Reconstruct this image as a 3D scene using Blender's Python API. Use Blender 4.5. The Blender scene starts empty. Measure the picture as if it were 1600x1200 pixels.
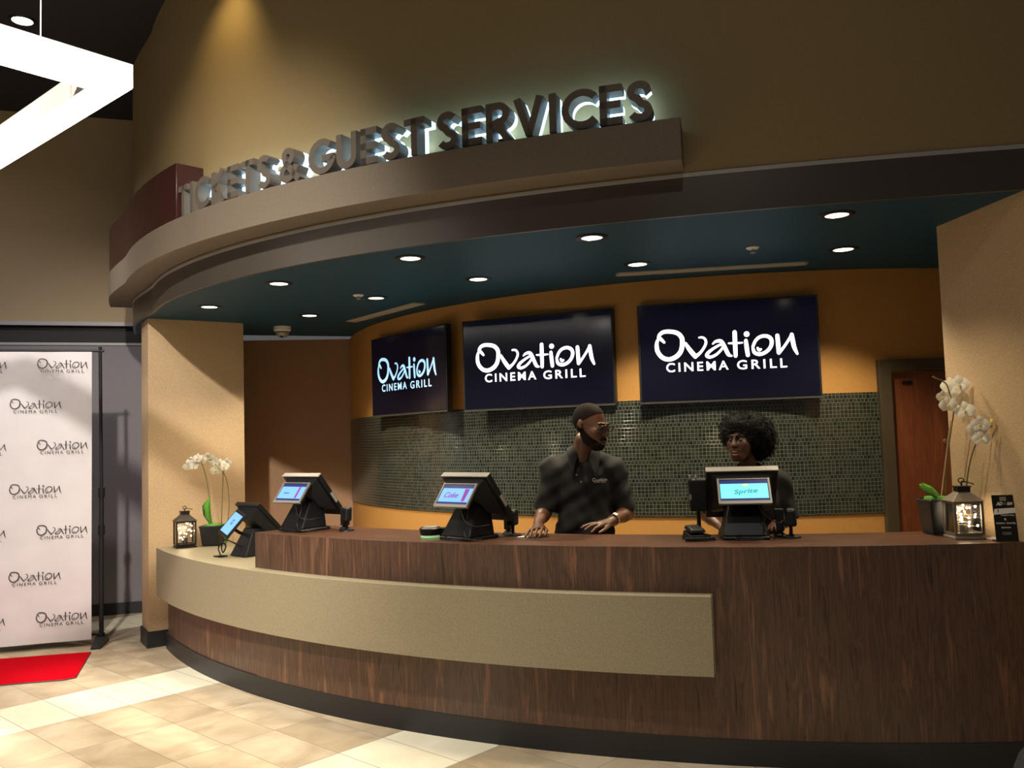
import bpy, math, random
import numpy as np
from mathutils import Vector, Matrix
random.seed(7)
C = bpy.context.collection
SC = bpy.context.scene
PI = math.pi
R = math.radians

# ------------------------------------------------------------------ camera
cam_d = bpy.data.cameras.new('camera'); cam = bpy.data.objects.new('camera', cam_d); C.objects.link(cam)
cR = Vector((0.9995628735747463, 0.001883032391709506, -0.02950450745238071))
cU = Vector((0.02956453569728123, -0.0636644284816071, 0.9975333471995382))
cF = Vector((0.0, 0.9979695860772121, 0.06369227005593295))
CAMH = 1.64
cam.matrix_world = Matrix(((cR.x, cU.x, -cF.x, 0), (cR.y, cU.y, -cF.y, 0), (cR.z, cU.z, -cF.z, CAMH), (0, 0, 0, 1)))
cam_d.sensor_width = 36; cam_d.lens = 36 * 1360 / 1600; cam_d.clip_start = .05; cam_d.clip_end = 100
SC.camera = cam

# ------------------------------------------------------------------ world, exposure
W = bpy.data.worlds.new('world'); SC.world = W; W.use_nodes = True
W.node_tree.nodes['Background'].inputs[0].default_value = (.88, .84, .84, 1)
W.node_tree.nodes['Background'].inputs[1].default_value = .06
SC.view_settings.view_transform = 'Standard'; SC.view_settings.look = 'None'
SC.view_settings.gamma = 1; SC.view_settings.use_curve_mapping = False
SC.view_settings.exposure = 0.8

def spot(name, loc, target, power, size=110, blend=.6, col=(1, .82, .6), rad=.05):
    l = bpy.data.lights.new(name, 'SPOT'); l.energy = power; l.spot_size = R(size); l.spot_blend = blend
    l.color = col; l.shadow_soft_size = rad
    o = bpy.data.objects.new(name, l); C.objects.link(o); o.location = loc
    d = Vector(target) - Vector(loc); o.rotation_euler = d.to_track_quat('-Z', 'Y').to_euler()
    return o
# lobby ceiling downlights (one has a fitting further down, the rest are unseen)
LOBBY = [((-2.9, 4.3, 5.02), 560, 62), ((-1.2, 3.4, 5.02), 330, 70), ((.9, 2.2, 5.02), 110, 80),
         ((-3.83, 6.76, 5.02), 120, 60), ((-4.9, 3.0, 5.02), 330, 80), ((-2.0, 1.0, 5.02), 220, 90)]
for k, (p, e, s) in enumerate(LOBBY):
    spot('lobby_lamp', p, (p[0], p[1], 0), e, s, .7, (1, .945, .85), .06)
# unseen high spots, no fittings, turned to the pier, the backdrop and the booth
spot('unseen_spot', (-1.6, .6, 5.0), (-2.6, 7.2, 1.2), 1080, 48, .9, (1, .92, .82), .09)
spot('unseen_spot', (-3.9, 5.35, 5.0), (-4.4, 7.7, 1.0), 100, 85, .8, (1, .95, .98), .10)  # added to brighten the backdrop
spot('unseen_spot', (-5.2, 5.0, 5.0), (-5.2, 8.2, 1.6), 50, 85, .8, (1, .95, .98), .10)  # second added spot, lifts the backdrop and the grey wall
spot('unseen_spot', (.2, .4, 5.0), (1.6, 5.0, 1.9), 25, 80, .9, (1, .90, .78), .09)
# accent lamp grazing the upper wall above the sign
spot('accent_lamp', (-1.9, 5.35, 4.95), (-2.0, 5.85, 3.6), 22, 88, 1.0, (1, .72, .3), .04)

# ------------------------------------------------------------------ materials
def mat(name, col, rough=.6, metal=0, emit=None, es=0, spec=None, coat=0):
    m = bpy.data.materials.new(name); m.use_nodes = True; b = m.node_tree.nodes['Principled BSDF']
    b.inputs['Base Color'].default_value = (*col, 1); b.inputs['Roughness'].default_value = rough
    b.inputs['Metallic'].default_value = metal
    if spec is not None: b.inputs['Specular IOR Level'].default_value = spec
    if coat: b.inputs['Coat Weight'].default_value = coat
    if emit: b.inputs['Emission Color'].default_value = (*emit, 1); b.inputs['Emission Strength'].default_value = es
    return m
def nodes(m): return m.node_tree.nodes, m.node_tree.links, m.node_tree.nodes['Principled BSDF']
def ramp(N, stops):
    r = N.new('ShaderNodeValToRGB'); e = r.color_ramp.elements
    while len(e) < len(stops): e.new(.5)
    for k, (p, c) in enumerate(stops): e[k].position = p; e[k].color = (*c, 1)
    return r
def speckle(name, a, b, scale=300, rough=.7, bump=.0, stretch=(1, 1, 1), mid=None):
    m = mat(name, a, rough); N, L, B = nodes(m)
    g = N.new('ShaderNodeNewGeometry'); mp = N.new('ShaderNodeMapping'); mp.inputs['Scale'].default_value = stretch
    n = N.new('ShaderNodeTexNoise'); n.inputs['Scale'].default_value = scale; n.inputs['Detail'].default_value = 3
    L.new(g.outputs['Position'], mp.inputs[0]); L.new(mp.outputs[0], n.inputs['Vector'])
    r = ramp(N, [(.35, a), (.65, b)]); L.new(n.outputs['Fac'], r.inputs[0]); L.new(r.outputs[0], B.inputs['Base Color'])
    if bump:
        bp = N.new('ShaderNodeBump'); bp.inputs['Strength'].default_value = bump; bp.inputs['Distance'].default_value = .004
        L.new(n.outputs['Fac'], bp.inputs['Height']); L.new(bp.outputs[0], B.inputs['Normal'])
    return m
def wood(name, dark, mid, light, uvscale=(1, 1, 1), rough=.42):
    m = mat(name, mid, rough); N, L, B = nodes(m)
    uv = N.new('ShaderNodeUVMap'); uv.uv_map = 'UVMap'
    mp = N.new('ShaderNodeMapping'); mp.inputs['Scale'].default_value = (uvscale[0] * 13, uvscale[1] * 1.15, 1)
    L.new(uv.outputs[0], mp.inputs[0])
    n = N.new('ShaderNodeTexNoise'); n.inputs['Scale'].default_value = 1.3; n.inputs['Detail'].default_value = 7
    n.inputs['Roughness'].default_value = .62; n.inputs['Distortion'].default_value = .8
    L.new(mp.outputs[0], n.inputs['Vector'])
    mp2 = N.new('ShaderNodeMapping'); mp2.inputs['Scale'].default_value = (uvscale[0] * 90, uvscale[1] * 3, 1)
    L.new(uv.outputs[0], mp2.inputs[0])
    n2 = N.new('ShaderNodeTexNoise'); n2.inputs['Scale'].default_value = 1.5; n2.inputs['Detail'].default_value = 4
    L.new(mp2.outputs[0], n2.inputs['Vector'])
    ad = N.new('ShaderNodeMix'); ad.data_type = 'FLOAT'; ad.inputs[0].default_value = .22
    L.new(n.outputs['Fac'], ad.inputs[2]); L.new(n2.outputs['Fac'], ad.inputs[3])
    r = ramp(N, [(.36, dark), (.45, mid), (.51, tuple(.35 * x + .65 * y for x, y in zip(mid, dark))), (.57, mid), (.64, light)])
    L.new(ad.outputs[0], r.inputs[0]); L.new(r.outputs[0], B.inputs['Base Color'])
    return m

M = {}
M['olive'] = speckle('olive_paint', (.265, .190, .085), (.295, .212, .093), 120, .75)
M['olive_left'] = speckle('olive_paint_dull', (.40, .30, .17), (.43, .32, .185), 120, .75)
M['grey'] = speckle('grey_paint', (.20, .185, .195), (.22, .205, .215), 90, .7)
M['dark'] = mat('dark_ceiling_paint', (.022, .020, .026), .8)
M['gap'] = mat('dark_reveal', (.02, .017, .016), .7)
M['trim'] = mat('grey_metal_trim', (.36, .35, .35), .4)
M['fascia'] = mat('taupe_fascia_laminate', (.060, .050, .040), .38)
M['teal'] = mat('teal_paint', (.004, .048, .088), .55, spec=.25)
M['tan'] = speckle('tan_wallcovering', (.40, .275, .15), (.52, .37, .21), 160, .75, .35)
M['tan_r'] = M['tan']
M['ochre'] = speckle('ochre_paint', (.50, .25, .062), (.53, .27, .07), 60, .7)
M['brownwall'] = speckle('warm_brown_wallcovering', (.37, .22, .125), (.43, .26, .15), 150, .75, .2)
M['stone'] = speckle('khaki_laminate', (.235, .195, .12), (.34, .29, .185), 210, .5)
M['wood'] = wood('walnut_laminate', (.038, .020, .013), (.118, .060, .036), (.205, .096, .053))
M['wood_top'] = wood('walnut_laminate_top', (.055, .025, .015), (.115, .052, .029), (.17, .08, .045), (.12, 8, 1), .30)
M['door'] = wood('cherry_door_veneer', (.13, .036, .013), (.20, .058, .020), (.26, .082, .03), (1, 1, 1), .4)
M['doorframe'] = mat('dark_olive_door_frame', (.065, .048, .026), .5)
M['base'] = mat('black_rubber_base', (.014, .014, .016), .45)
M['shelf'] = speckle('taupe_sign_shelf', (.15, .12, .088), (.19, .152, .11), 170, .6)
M['maroon'] = mat('maroon_gloss_panel', (.038, .012, .010), .3)
M['black'] = mat('black_plastic', (.006, .006, .007), .42, spec=.35)
M['black2'] = mat('black_matte_plastic', (.009, .009, .010), .6, spec=.3)
M['bezel'] = mat('tv_bezel', (.015, .015, .018), .35)
M['bezel_edge'] = mat('tv_lower_edge', (.10, .10, .11), .4, .5)
M['panel'] = mat('tv_panel', (.004, .004, .010), .12, emit=(.12, .12, .5), es=.005)
M['logo'] = mat('tv_logo_white', (.9, .9, .9), .5, emit=(.85, .88, 1), es=1.6)
M['logo_blue'] = mat('tv_logo_pale_blue', (.6, .8, .9), .5, emit=(.36, .68, 1), es=.62)
M['steel'] = mat('brushed_steel', (.62, .60, .57), .35, .85)
M['silver'] = mat('silver_plastic', (.30, .285, .27), .4, .3)
M['white'] = mat('white_plastic', (.75, .73, .7), .5)
M['paper'] = mat('white_paper', (.8, .79, .76), .8)
M['banner'] = speckle('white_banner_fabric', (.63, .60, .62), (.67, .64, .66), 4, .85)
M['ink'] = mat('dark_brown_ink', (.035, .026, .022), .8)
M['carpet'] = speckle('red_carpet_pile', (.40, .0012, .006), (.60, .002, .012), 500, 1, .6)
M['carpet'].node_tree.nodes['Principled BSDF'].inputs['Specular IOR Level'].default_value = .03
M['pot'] = mat('black_ceramic_pot', (.018, .021, .024), .45)
M['leafm'] = mat('orchid_leaf_green', (.10, .30, .035), .4)
M['petal'] = mat('white_orchid_petal', (.85, .80, .68), .6)
M['lip'] = mat('orchid_lip_yellow', (.75, .62, .22), .6)
M['stem'] = mat('orchid_stem_green_brown', (.16, .13, .04), .6)
M['stake'] = mat('bamboo_stake', (.48, .33, .18), .7)
M['lantern'] = mat('dark_lantern_metal', (.03, .022, .018), .45, .5)
M['lantern_roof'] = mat('bronze_lantern_roof', (.28, .235, .185), .4, .55)
M['lantern_pale'] = mat('pale_lantern_frame', (.40, .36, .29), .45, .3)
M['candle'] = mat('dark_candle', (.04, .035, .03), .6)
M['bulb'] = mat('fairy_bulb', (1, .8, .5), .5, emit=(1, .80, .50), es=7)
M['lens'] = mat('downlight_lens', (1, 1, 1), .5, emit=(1, .86, .66), es=3.2)
M['lens_dim'] = mat('downlight_reflector', (.8, .6, .5), .3, emit=(1, .74, .62), es=1.6)
M['led'] = mat('led_diffuser', (1, 1, 1), .5, emit=(1, .93, .80), es=6.5)
M['alu'] = mat('white_lacquered_aluminium', (.62, .58, .52), .5)
M['letter'] = mat('grey_letter_metal', (.15, .125, .10), .5, .2)
M['glow'] = mat('letter_back_glow', (.8, .9, 1), .5, emit=(.45, .76, 1), es=1.6)
M['skin_m'] = speckle('skin_brown', (.108, .046, .025), (.128, .055, .030), 40, .40)
M['skin_w'] = speckle('skin_deep_brown', (.080, .033, .019), (.098, .041, .023), 40, .42)
M['hair'] = mat('black_hair', (.0045, .0035, .0032), .85, spec=.2)
M['hair_short'] = speckle('cropped_black_hair', (.006, .004, .0035), (.016, .010, .008), 700, .8)
M['hair_short'].node_tree.nodes['Principled BSDF'].inputs['Specular IOR Level'].default_value = .12
M['shirt'] = speckle('black_knit_fabric', (.0062, .0060, .0068), (.0085, .0082, .009), 600, .85)
M['trouser'] = mat('black_trouser_fabric', (.012, .012, .014), .9)
M['eye'] = mat('eye_white', (.28, .24, .21), .4)
M['iris'] = mat('dark_iris', (.012, .006, .004), .2)
M['lips_m'] = mat('lip_brown', (.14, .05, .038), .45)
M['lips_w'] = mat('lip_rose_brown', (.24, .075, .06), .4)
M['glassesm'] = mat('black_spectacle_frame', (.01, .01, .01), .3)
M['gold'] = mat('gold_watch_metal', (.75, .62, .38), .3, .9)
M['bluescreen'] = mat('blue_display', (.1, .2, .5), .3, emit=(.14, .38, 1.0), es=.62)
M['navyscreen'] = mat('navy_display', (.02, .03, .1), .3, emit=(.01, .02, .16), es=.35)
M['cyanscreen'] = mat('cyan_display', (.1, .5, .5), .3, emit=(.17, .80, .82), es=.7)
M['ink_navy'] = mat('navy_print', (.02, .03, .2), .5, emit=(.06, .05, .35), es=.35)
M['ink_plum'] = mat('plum_print', (.2, .03, .2), .5, emit=(.14, .01, .22), es=.4)
M['ink_teal'] = mat('teal_print', (.0, .16, .2), .5, emit=(.0, .17, .22), es=.8)
M['ink_lime'] = mat('lime_print', (.3, .7, .2), .5, emit=(.5, .85, .15), es=.8)
M['greenrim'] = mat('pale_green_rim', (.35, .62, .33), .4, emit=(.3, .7, .3), es=.25)
M['brass'] = mat('brass_lock', (.5, .3, .14), .3, .9)
M['cabinet'] = mat('tan_wood_side', (.30, .17, .085), .6)
M['foreground'] = mat('dark_grey_rounded_vinyl', (.045, .045, .052), .6)
M['vent'] = mat('beige_linear_vent', (.42, .38, .31), .5)
M['tilewall'] = mat('x', (.02, .03, .03), .25)

def mk_glass():
    m = bpy.data.materials.new('lantern_glass'); m.use_nodes = True; N = m.node_tree.nodes; L = m.node_tree.links; N.clear()
    o = N.new('ShaderNodeOutputMaterial'); t = N.new('ShaderNodeBsdfTransparent'); g = N.new('ShaderNodeBsdfGlossy')
    g.inputs['Roughness'].default_value = .08; g.inputs['Color'].default_value = (.8, .8, .8, 1)
    f = N.new('ShaderNodeFresnel'); x = N.new('ShaderNodeMixShader')
    L.new(f.outputs[0], x.inputs[0]); L.new(t.outputs[0], x.inputs[1]); L.new(g.outputs[0], x.inputs[2]); L.new(x.outputs[0], o.inputs[0])
    return m
M['glass'] = mk_glass()

def mk_floor():
    m = mat('stone_floor_tiles', (.6, .5, .38), .38); N, L, B = nodes(m)
    g = N.new('ShaderNodeNewGeometry'); s = N.new('ShaderNodeSeparateXYZ'); L.new(g.outputs['Position'], s.inputs[0])
    def lin(a, b, c):      # a*x+b*y+c
        m1 = N.new('ShaderNodeMath'); m1.operation = 'MULTIPLY_ADD'; m1.inputs[1].default_value = a; m1.inputs[2].default_value = c; L.new(s.outputs[0], m1.inputs[0])
        m2 = N.new('ShaderNodeMath'); m2.operation = 'MULTIPLY_ADD'; m2.inputs[1].default_value = b; L.new(s.outputs[1], m2.inputs[0]); L.new(m1.outputs[0], m2.inputs[2]); return m2
    SP = .607; TP = .305
    S = lin(.743 / SP, -.669 / SP, 5.73 / SP); T = lin(.669 / TP, .743 / TP, -.13 / TP)
    def op(o, a, b=None):
        n = N.new('ShaderNodeMath'); n.operation = o
        for k, v in enumerate((a, b)):
            if v is None: continue
            if isinstance(v, (int, float)): n.inputs[k].default_value = v
            else: L.new(v, n.inputs[k])
        return n.outputs[0]
    fs, ft = op('FLOOR', S.outputs[0]), op('FLOOR', T.outputs[0])
    row = op('MODULO', op('ADD', fs, 401), 4)          # row index, the cream course is row index 0
    cream = op('COMPARE', row, 0.0); cream.node.inputs[2].default_value = .1
    # grout
    es = op('ABSOLUTE', op('SUBTRACT', op('FRACT', S.outputs[0]), .5)); et = op('ABSOLUTE', op('SUBTRACT', op('FRACT', T.outputs[0]), .5))
    gr = op('MAXIMUM', op('GREATER_THAN', es, .5 - .0022 / SP), op('GREATER_THAN', et, .5 - .0022 / TP))
    cx = N.new('ShaderNodeCombineXYZ'); L.new(fs, cx.inputs[0]); L.new(ft, cx.inputs[1])
    wn = N.new('ShaderNodeTexWhiteNoise'); L.new(cx.outputs[0], wn.inputs['Vector'])
    ad = N.new('ShaderNodeVectorMath'); ad.operation = 'MULTIPLY_ADD'; ad.inputs[1].default_value = (3, 3, 3); L.new(wn.outputs['Color'], ad.inputs[0]); L.new(g.outputs['Position'], ad.inputs[2])
    n = N.new('ShaderNodeTexNoise'); n.inputs['Scale'].default_value = 3.2; n.inputs['Detail'].default_value = 6; n.inputs['Distortion'].default_value = .9
    L.new(ad.outputs[0], n.inputs['Vector'])
    r1 = ramp(N, [(.3, (.36, .275, .18)), (.5, (.48, .385, .26)), (.72, (.60, .50, .36))]); L.new(n.outputs['Fac'], r1.inputs[0])
    r2 = ramp(N, [(.3, (.68, .62, .46)), (.7, (.80, .74, .58))]); L.new(n.outputs['Fac'], r2.inputs[0])
    def mix(f, a, b, mode='MIX'):
        x = N.new('ShaderNodeMix'); x.data_type = 'RGBA'; x.blend_type = mode
        if isinstance(f, float): x.inputs[0].default_value = f
        else: L.new(f, x.inputs[0])
        for k, v in ((6, a), (7, b)):
            if isinstance(v, tuple): x.inputs[k].default_value = (*v, 1)
            else: L.new(v, x.inputs[k])
        return x.outputs[2]
    rv = ramp(N, [(0, (.86, .84, .80)), (1, (1.06, 1.05, 1.04))]); L.new(wn.outputs['Value'], rv.inputs[0])
    tan = mix(1.0, r1.outputs[0], rv.outputs[0], 'MULTIPLY')
    c = mix(cream, tan, r2.outputs[0]); c = mix(gr, c, (.22, .18, .13)); L.new(c, B.inputs['Base Color'])
    return m
M['floor'] = mk_floor()

def mk_mosaic():
    m = mat('dark_green_glass_mosaic', (.02, .03, .03), .2); N, L, B = nodes(m)
    uv = N.new('ShaderNodeUVMap'); uv.uv_map = 'UVMap'
    br = N.new('ShaderNodeTexBrick'); br.offset = .5; br.offset_frequency = 5; br.squash = 1; br.squash_frequency = 2
    br.inputs['Scale'].default_value = 1; br.inputs['Mortar Size'].default_value = .0011; br.inputs['Mortar Smooth'].default_value = .2
    br.inputs['Brick Width'].default_value = .0262; br.inputs['Row Height'].default_value = .0262
    br.inputs['Color1'].default_value = (.012, .015, .013, 1); br.inputs['Color2'].default_value = (.036, .042, .035, 1)
    br.inputs['Mortar'].default_value = (.165, .168, .150, 1)
    # jitter the sheets a little so the joints do not run dead straight
    w = N.new('ShaderNodeTexNoise'); w.inputs['Scale'].default_value = 2.3; L.new(uv.outputs[0], w.inputs['Vector'])
    va = N.new('ShaderNodeVectorMath'); va.operation = 'MULTIPLY_ADD'; va.inputs[1].default_value = (.012, .012, 0)
    L.new(w.outputs['Color'], va.inputs[0]); L.new(uv.outputs[0], va.inputs[2]); L.new(va.outputs[0], br.inputs['Vector'])
    n = N.new('ShaderNodeTexNoise'); n.inputs['Scale'].default_value = 2.6; n.inputs['Detail'].default_value = 3; L.new(uv.outputs[0], n.inputs['Vector'])
    r = ramp(N, [(.3, (.92, 1.0, 1.15)), (.45, (.98, 1.03, 1.0)), (.6, (1.05, 1.05, .9)), (.75, (.92, 1.08, .97))]); L.new(n.outputs['Color'], r.inputs[0])
    x = N.new('ShaderNodeMix'); x.data_type = 'RGBA'; x.blend_type = 'MULTIPLY'; x.inputs[0].default_value = 1
    L.new(br.outputs['Color'], x.inputs[6]); L.new(r.outputs[0], x.inputs[7]); L.new(x.outputs[2], B.inputs['Base Color'])
    rr = ramp(N, [(0, (.16,) * 3), (1, (.7,) * 3)]); L.new(br.outputs['Fac'], rr.inputs[0]); L.new(rr.outputs[0], B.inputs['Roughness'])
    bp = N.new('ShaderNodeBump'); bp.inputs['Strength'].default_value = .5; bp.inputs['Distance'].default_value = .001; bp.invert = True
    L.new(br.outputs['Fac'], bp.inputs['Height']); L.new(bp.outputs[0], B.inputs['Normal'])
    return m
M['mosaic'] = mk_mosaic()

# ------------------------------------------------------------------ mesh helpers
class MB:
    def __init__(s): s.v = []; s.f = []; s.m = []; s.uv = []
    def add(s, vs, fs, mi=0, uvs=None):
        o = len(s.v); s.v += [tuple(q) for q in vs]
        for k, f in enumerate(fs):
            s.f.append([o + i for i in f]); s.m.append(mi); s.uv.append(uvs[k] if uvs else None)
        return s
    def box(s, x0, x1, y0, y1, z0, z1, mi=0, T=None):
        vs = [Vector((x, y, z)) for z in (z0, z1) for y in (y0, y1) for x in (x0, x1)]
        if T: vs = [T @ q for q in vs]
        fs = [(0, 2, 3, 1), (4, 5, 7, 6), (0, 1, 5, 4), (2, 6, 7, 3), (0, 4, 6, 2), (1, 3, 7, 5)]
        return s.add(vs, fs, mi)
    def hexa(s, lo, hi, mi=0):   # two quads (4 pts each, same order)
        vs = list(lo) + list(hi)
        return s.add(vs, [(3, 2, 1, 0), (4, 5, 6, 7)] + [(i, (i + 1) % 4, 4 + (i + 1) % 4, 4 + i) for i in range(4)], mi)
    def prism(s, pts, z0, z1, mi=0, T=None):
        n = len(pts); vs = [Vector((x, y, z)) for z in (z0, z1) for x, y in pts]
        if T: vs = [T @ q for q in vs]
        return s.add(vs, [tuple(range(n))[::-1], tuple(range(n, 2 * n))] + [(i, (i + 1) % n, n + (i + 1) % n, n + i) for i in range(n)], mi)
    def tube(s, path, r, n=8, mi=0, cap=True):
        P = [Vector(p) for p in path]; rs = r if isinstance(r, (list, tuple)) else [r] * len(P); rings = []
        prev = None
        for i, p in enumerate(P):
            t = (P[min(i + 1, len(P) - 1)] - P[max(i - 1, 0)]).normalized()
            if prev is None: a = t.orthogonal().normalized()
            else: a = (prev - t * prev.dot(t)); a = a.normalized() if a.length > 1e-6 else t.orthogonal().normalized()
            prev = a; b = t.cross(a)
            rings.append([p + (a * math.cos(2 * PI * k / n) + b * math.sin(2 * PI * k / n)) * rs[i] for k in range(n)])
        vs = [q for g in rings for q in g]; fs = []
        for i in range(len(P) - 1):
            for k in range(n): fs.append((i * n + k, i * n + (k + 1) % n, (i + 1) * n + (k + 1) % n, (i + 1) * n + k))
        if cap: fs.append(tuple(range(n))[::-1]); fs.append(tuple((len(P) - 1) * n + k for k in range(n)))
        return s.add(vs, fs, mi)
    def lathe(s, prof, c=(0, 0, 0), n=24, mi=0, T=None):
        vs = []; fs = []
        for r_, z in prof:
            for k in range(n):
                q = Vector((r_ * math.cos(2 * PI * k / n), r_ * math.sin(2 * PI * k / n), z))
                if T: q = T @ q
                vs.append(q + Vector(c))
        for i in range(len(prof) - 1):
            for k in range(n): fs.append((i * n + k, i * n + (k + 1) % n, (i + 1) * n + (k + 1) % n, (i + 1) * n + k))
        fs.append(tuple(range(n))[::-1]); fs.append(tuple((len(prof) - 1) * n + k for k in range(n)))
        return s.add(vs, fs, mi)
    def ball(s, c, r, n=8, mi=0, sc=(1, 1, 1)):
        vs = [Vector(c) + Vector((0, 0, -r * sc[2]))]; fs = []
        for i in range(1, n // 2 + 1):
            a = PI * i / (n // 2 + 1)
            for k in range(n): vs.append(Vector(c) + Vector((r * sc[0] * math.sin(a) * math.cos(2 * PI * k / n), r * sc[1] * math.sin(a) * math.sin(2 * PI * k / n), -r * sc[2] * math.cos(a))))
        vs.append(Vector(c) + Vector((0, 0, r * sc[2]))); last = len(vs) - 1; m = n // 2
        for k in range(n):
            fs.append((0, 1 + (k + 1) % n, 1 + k)); fs.append((last, 1 + (m - 1) * n + k, 1 + (m - 1) * n + (k + 1) % n))
            for i in range(m - 1): fs.append((1 + i * n + k, 1 + i * n + (k + 1) % n, 1 + (i + 1) * n + (k + 1) % n, 1 + (i + 1) * n + k))
        return s.add(vs, fs, mi)
    def clip(s):      # counter parts stop against the right-hand wall
        s.v = [(min(x, 2.485 - (y - 4.05) * .1039 - .002), y, z) if x > 2.2 else (x, y, z) for x, y, z in s.v]; return s
    def build(s, name, mats, parent=None, smooth=False, bevel=0, world=False):
        me = bpy.data.meshes.new(name); vs = s.v
        if world and parent is not None:
            inv = parent.matrix_basis.inverted(); vs = [inv @ Vector(q) for q in vs]
        me.from_pydata([tuple(q) for q in vs], [], s.f)
        for m in (mats if isinstance(mats, (list, tuple)) else [mats]): me.materials.append(m)
        me.polygons.foreach_set('material_index', s.m)
        if any(u is not None for u in s.uv):
            ul = me.uv_layers.new(name='UVMap'); i = 0
            for f, u in zip(s.f, s.uv):
                for k in range(len(f)): ul.data[i].uv = u[k] if u else (0, 0); i += 1
        if smooth: me.polygons.foreach_set('use_smooth', [True] * len(s.f))
        me.update(); o = bpy.data.objects.new(name, me); C.objects.link(o)
        if parent is not None: o.parent = parent
        if smooth == 'auto':
            try: me.set_sharp_from_angle(angle=R(35))
            except Exception: pass
        if bevel:
            b = o.modifiers.new('bevel', 'BEVEL'); b.width = bevel; b.segments = 2; b.limit_method = 'ANGLE'; b.angle_limit = R(40)
        return o
def tag(o, label, cat, group=None, kind=None):
    if label: o['label'] = label
    if cat: o['category'] = cat
    if group: o['group'] = group
    if kind: o['kind'] = kind
    return o
def thing(name, label, cat, loc=(0, 0, 0), rz=0, group=None):
    o = bpy.data.objects.new(name, None); C.objects.link(o); o.location = loc; o.rotation_euler = (0, 0, rz); o.empty_display_size = .05
    bpy.context.view_layer.update() if False else None
    o.matrix_basis = Matrix.Translation(Vector(loc)) @ Matrix.Rotation(rz, 4, 'Z')
    return tag(o, label, cat, group)
def struct(o, label=None):
    o['kind'] = 'structure'
    if label: o['label'] = label
    return o
def dup(o, parent=None):
    c = o.copy(); C.objects.link(c)
    if parent is not None: c.parent = parent
    for ch in [q for q in o.children]: dup(ch, c)
    return c

# ------------------------------------------------------------------ plan geometry: everything is laid out round one centre
O = (2.42, 10.45)
def RF(t):
    t = min(t, -88)
    if t < -147:
        k = min(max((-147 - t) / 8, 0), 1); return RF(-146.99) + .062 * k * k * (3 - 2 * k)
    u = t / 100; return ((8.134080795233496 * u + 29.589498168365445) * u + 35.24587869162321) * u + 20.045020783253047
def P(t, r, z=None):
    a = R(t); q = (O[0] + r * math.cos(a), O[1] + r * math.sin(a)); return q if z is None else (*q, z)
def arcblock(mb, r0, r1, t0, t1, z0, z1, n=60, mi=0):
    """closed curved block between radii r0<r1 (numbers or functions of the angle)"""
    f0 = r0 if callable(r0) else (lambda t: r0); f1 = r1 if callable(r1) else (lambda t: r1)
    T = [t0 + (t1 - t0) * k / n for k in range(n + 1)]; vs = []
    for t in T:
        for (r, z) in ((f0(t), z0), (f1(t), z0), (f1(t), z1), (f0(t), z1)): vs.append(P(t, r, z))
    s = [R(t - t0) * f1(t0) for t in T]; fs = []; uv = []
    for i in range(n):
        a, b = 4 * i, 4 * (i + 1); u, v = s[i], s[i + 1]
        # bottom(0-1) outer(1-2) top(2-3) inner(3-0)
        A0, A1 = f0(T[i]), f1(T[i])
        for k, (va, vb) in enumerate(((A0, A1), (z0, z1), (A1, A0), (z1, z0))):
            k2 = (k + 1) % 4; fs.append((a + k, b + k, b + k2, a + k2)); uv.append(((u, va), (v, va), (v, vb), (u, vb)))
    fs.append((0, 1, 2, 3)); uv.append(((f0(t0), z0), (f1(t0), z0), (f1(t0), z1), (f0(t0), z1)))
    e = 4 * n; fs.append((e + 3, e + 2, e + 1, e)); uv.append(((f0(t1), z1), (f1(t1), z1), (f1(t1), z0), (f0(t1), z0)))
    return mb.add(vs, fs, mi, uv)

# ================================================================== SETTING
fl = MB(); fl.add([(-14, -6, 0), (12, -6, 0), (12, 16, 0), (-14, 16, 0), (-14, -6, -.1), (12, -6, -.1), (12, 16, -.1), (-14, 16, -.1)],
                  [(0, 1, 2, 3), (7, 6, 5, 4), (0, 4, 5, 1), (1, 5, 6, 2), (2, 6, 7, 3), (3, 7, 4, 0)])
struct(fl.build('floor', M['floor']))
c = MB(); c.box(-14, 12, -6, 16, 5.1, 5.2); struct(c.build('ceiling', M['dark']), 'dark open lobby ceiling')

# left rear wall of the lobby: grey below, dark reveal, olive above
def linewall(name, a, b, th, z0, z1, m, off=0):
    a = Vector(a); b = Vector(b); d = (b - a).normalized(); n = Vector((d.y, -d.x))   # n points to the viewer side
    a0 = a + n * off; b0 = b + n * off; a1 = a - n * th; b1 = b - n * th
    mb = MB(); mb.hexa([(q.x, q.y, z0) for q in (a0, b0, b1, a1)], [(q.x, q.y, z1) for q in (a0, b0, b1, a1)])
    return struct(mb.build(name, m))
GA, GB = (-9.5, 7.15), (-2.9, 9.26)
linewall('wall_left_lower', GA, GB, .15, 0, 2.74, M['grey'])
linewall('wall_left_reveal', GA, GB, .15, 2.74, 2.935, M['gap'], -.06)
linewall('wall_left_upper', GA, GB, .15, 2.935, 5.1, M['olive_left'])
linewall('trim_1', GA, GB, .02, 2.725, 2.75, M['trim'], .012)
linewall('trim_2', GA, GB, .02, 2.925, 2.965, M['trim'], .012)
linewall('baseboard_left', GA, GB, 0.0, 0, .115, M['base'], .012)

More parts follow.
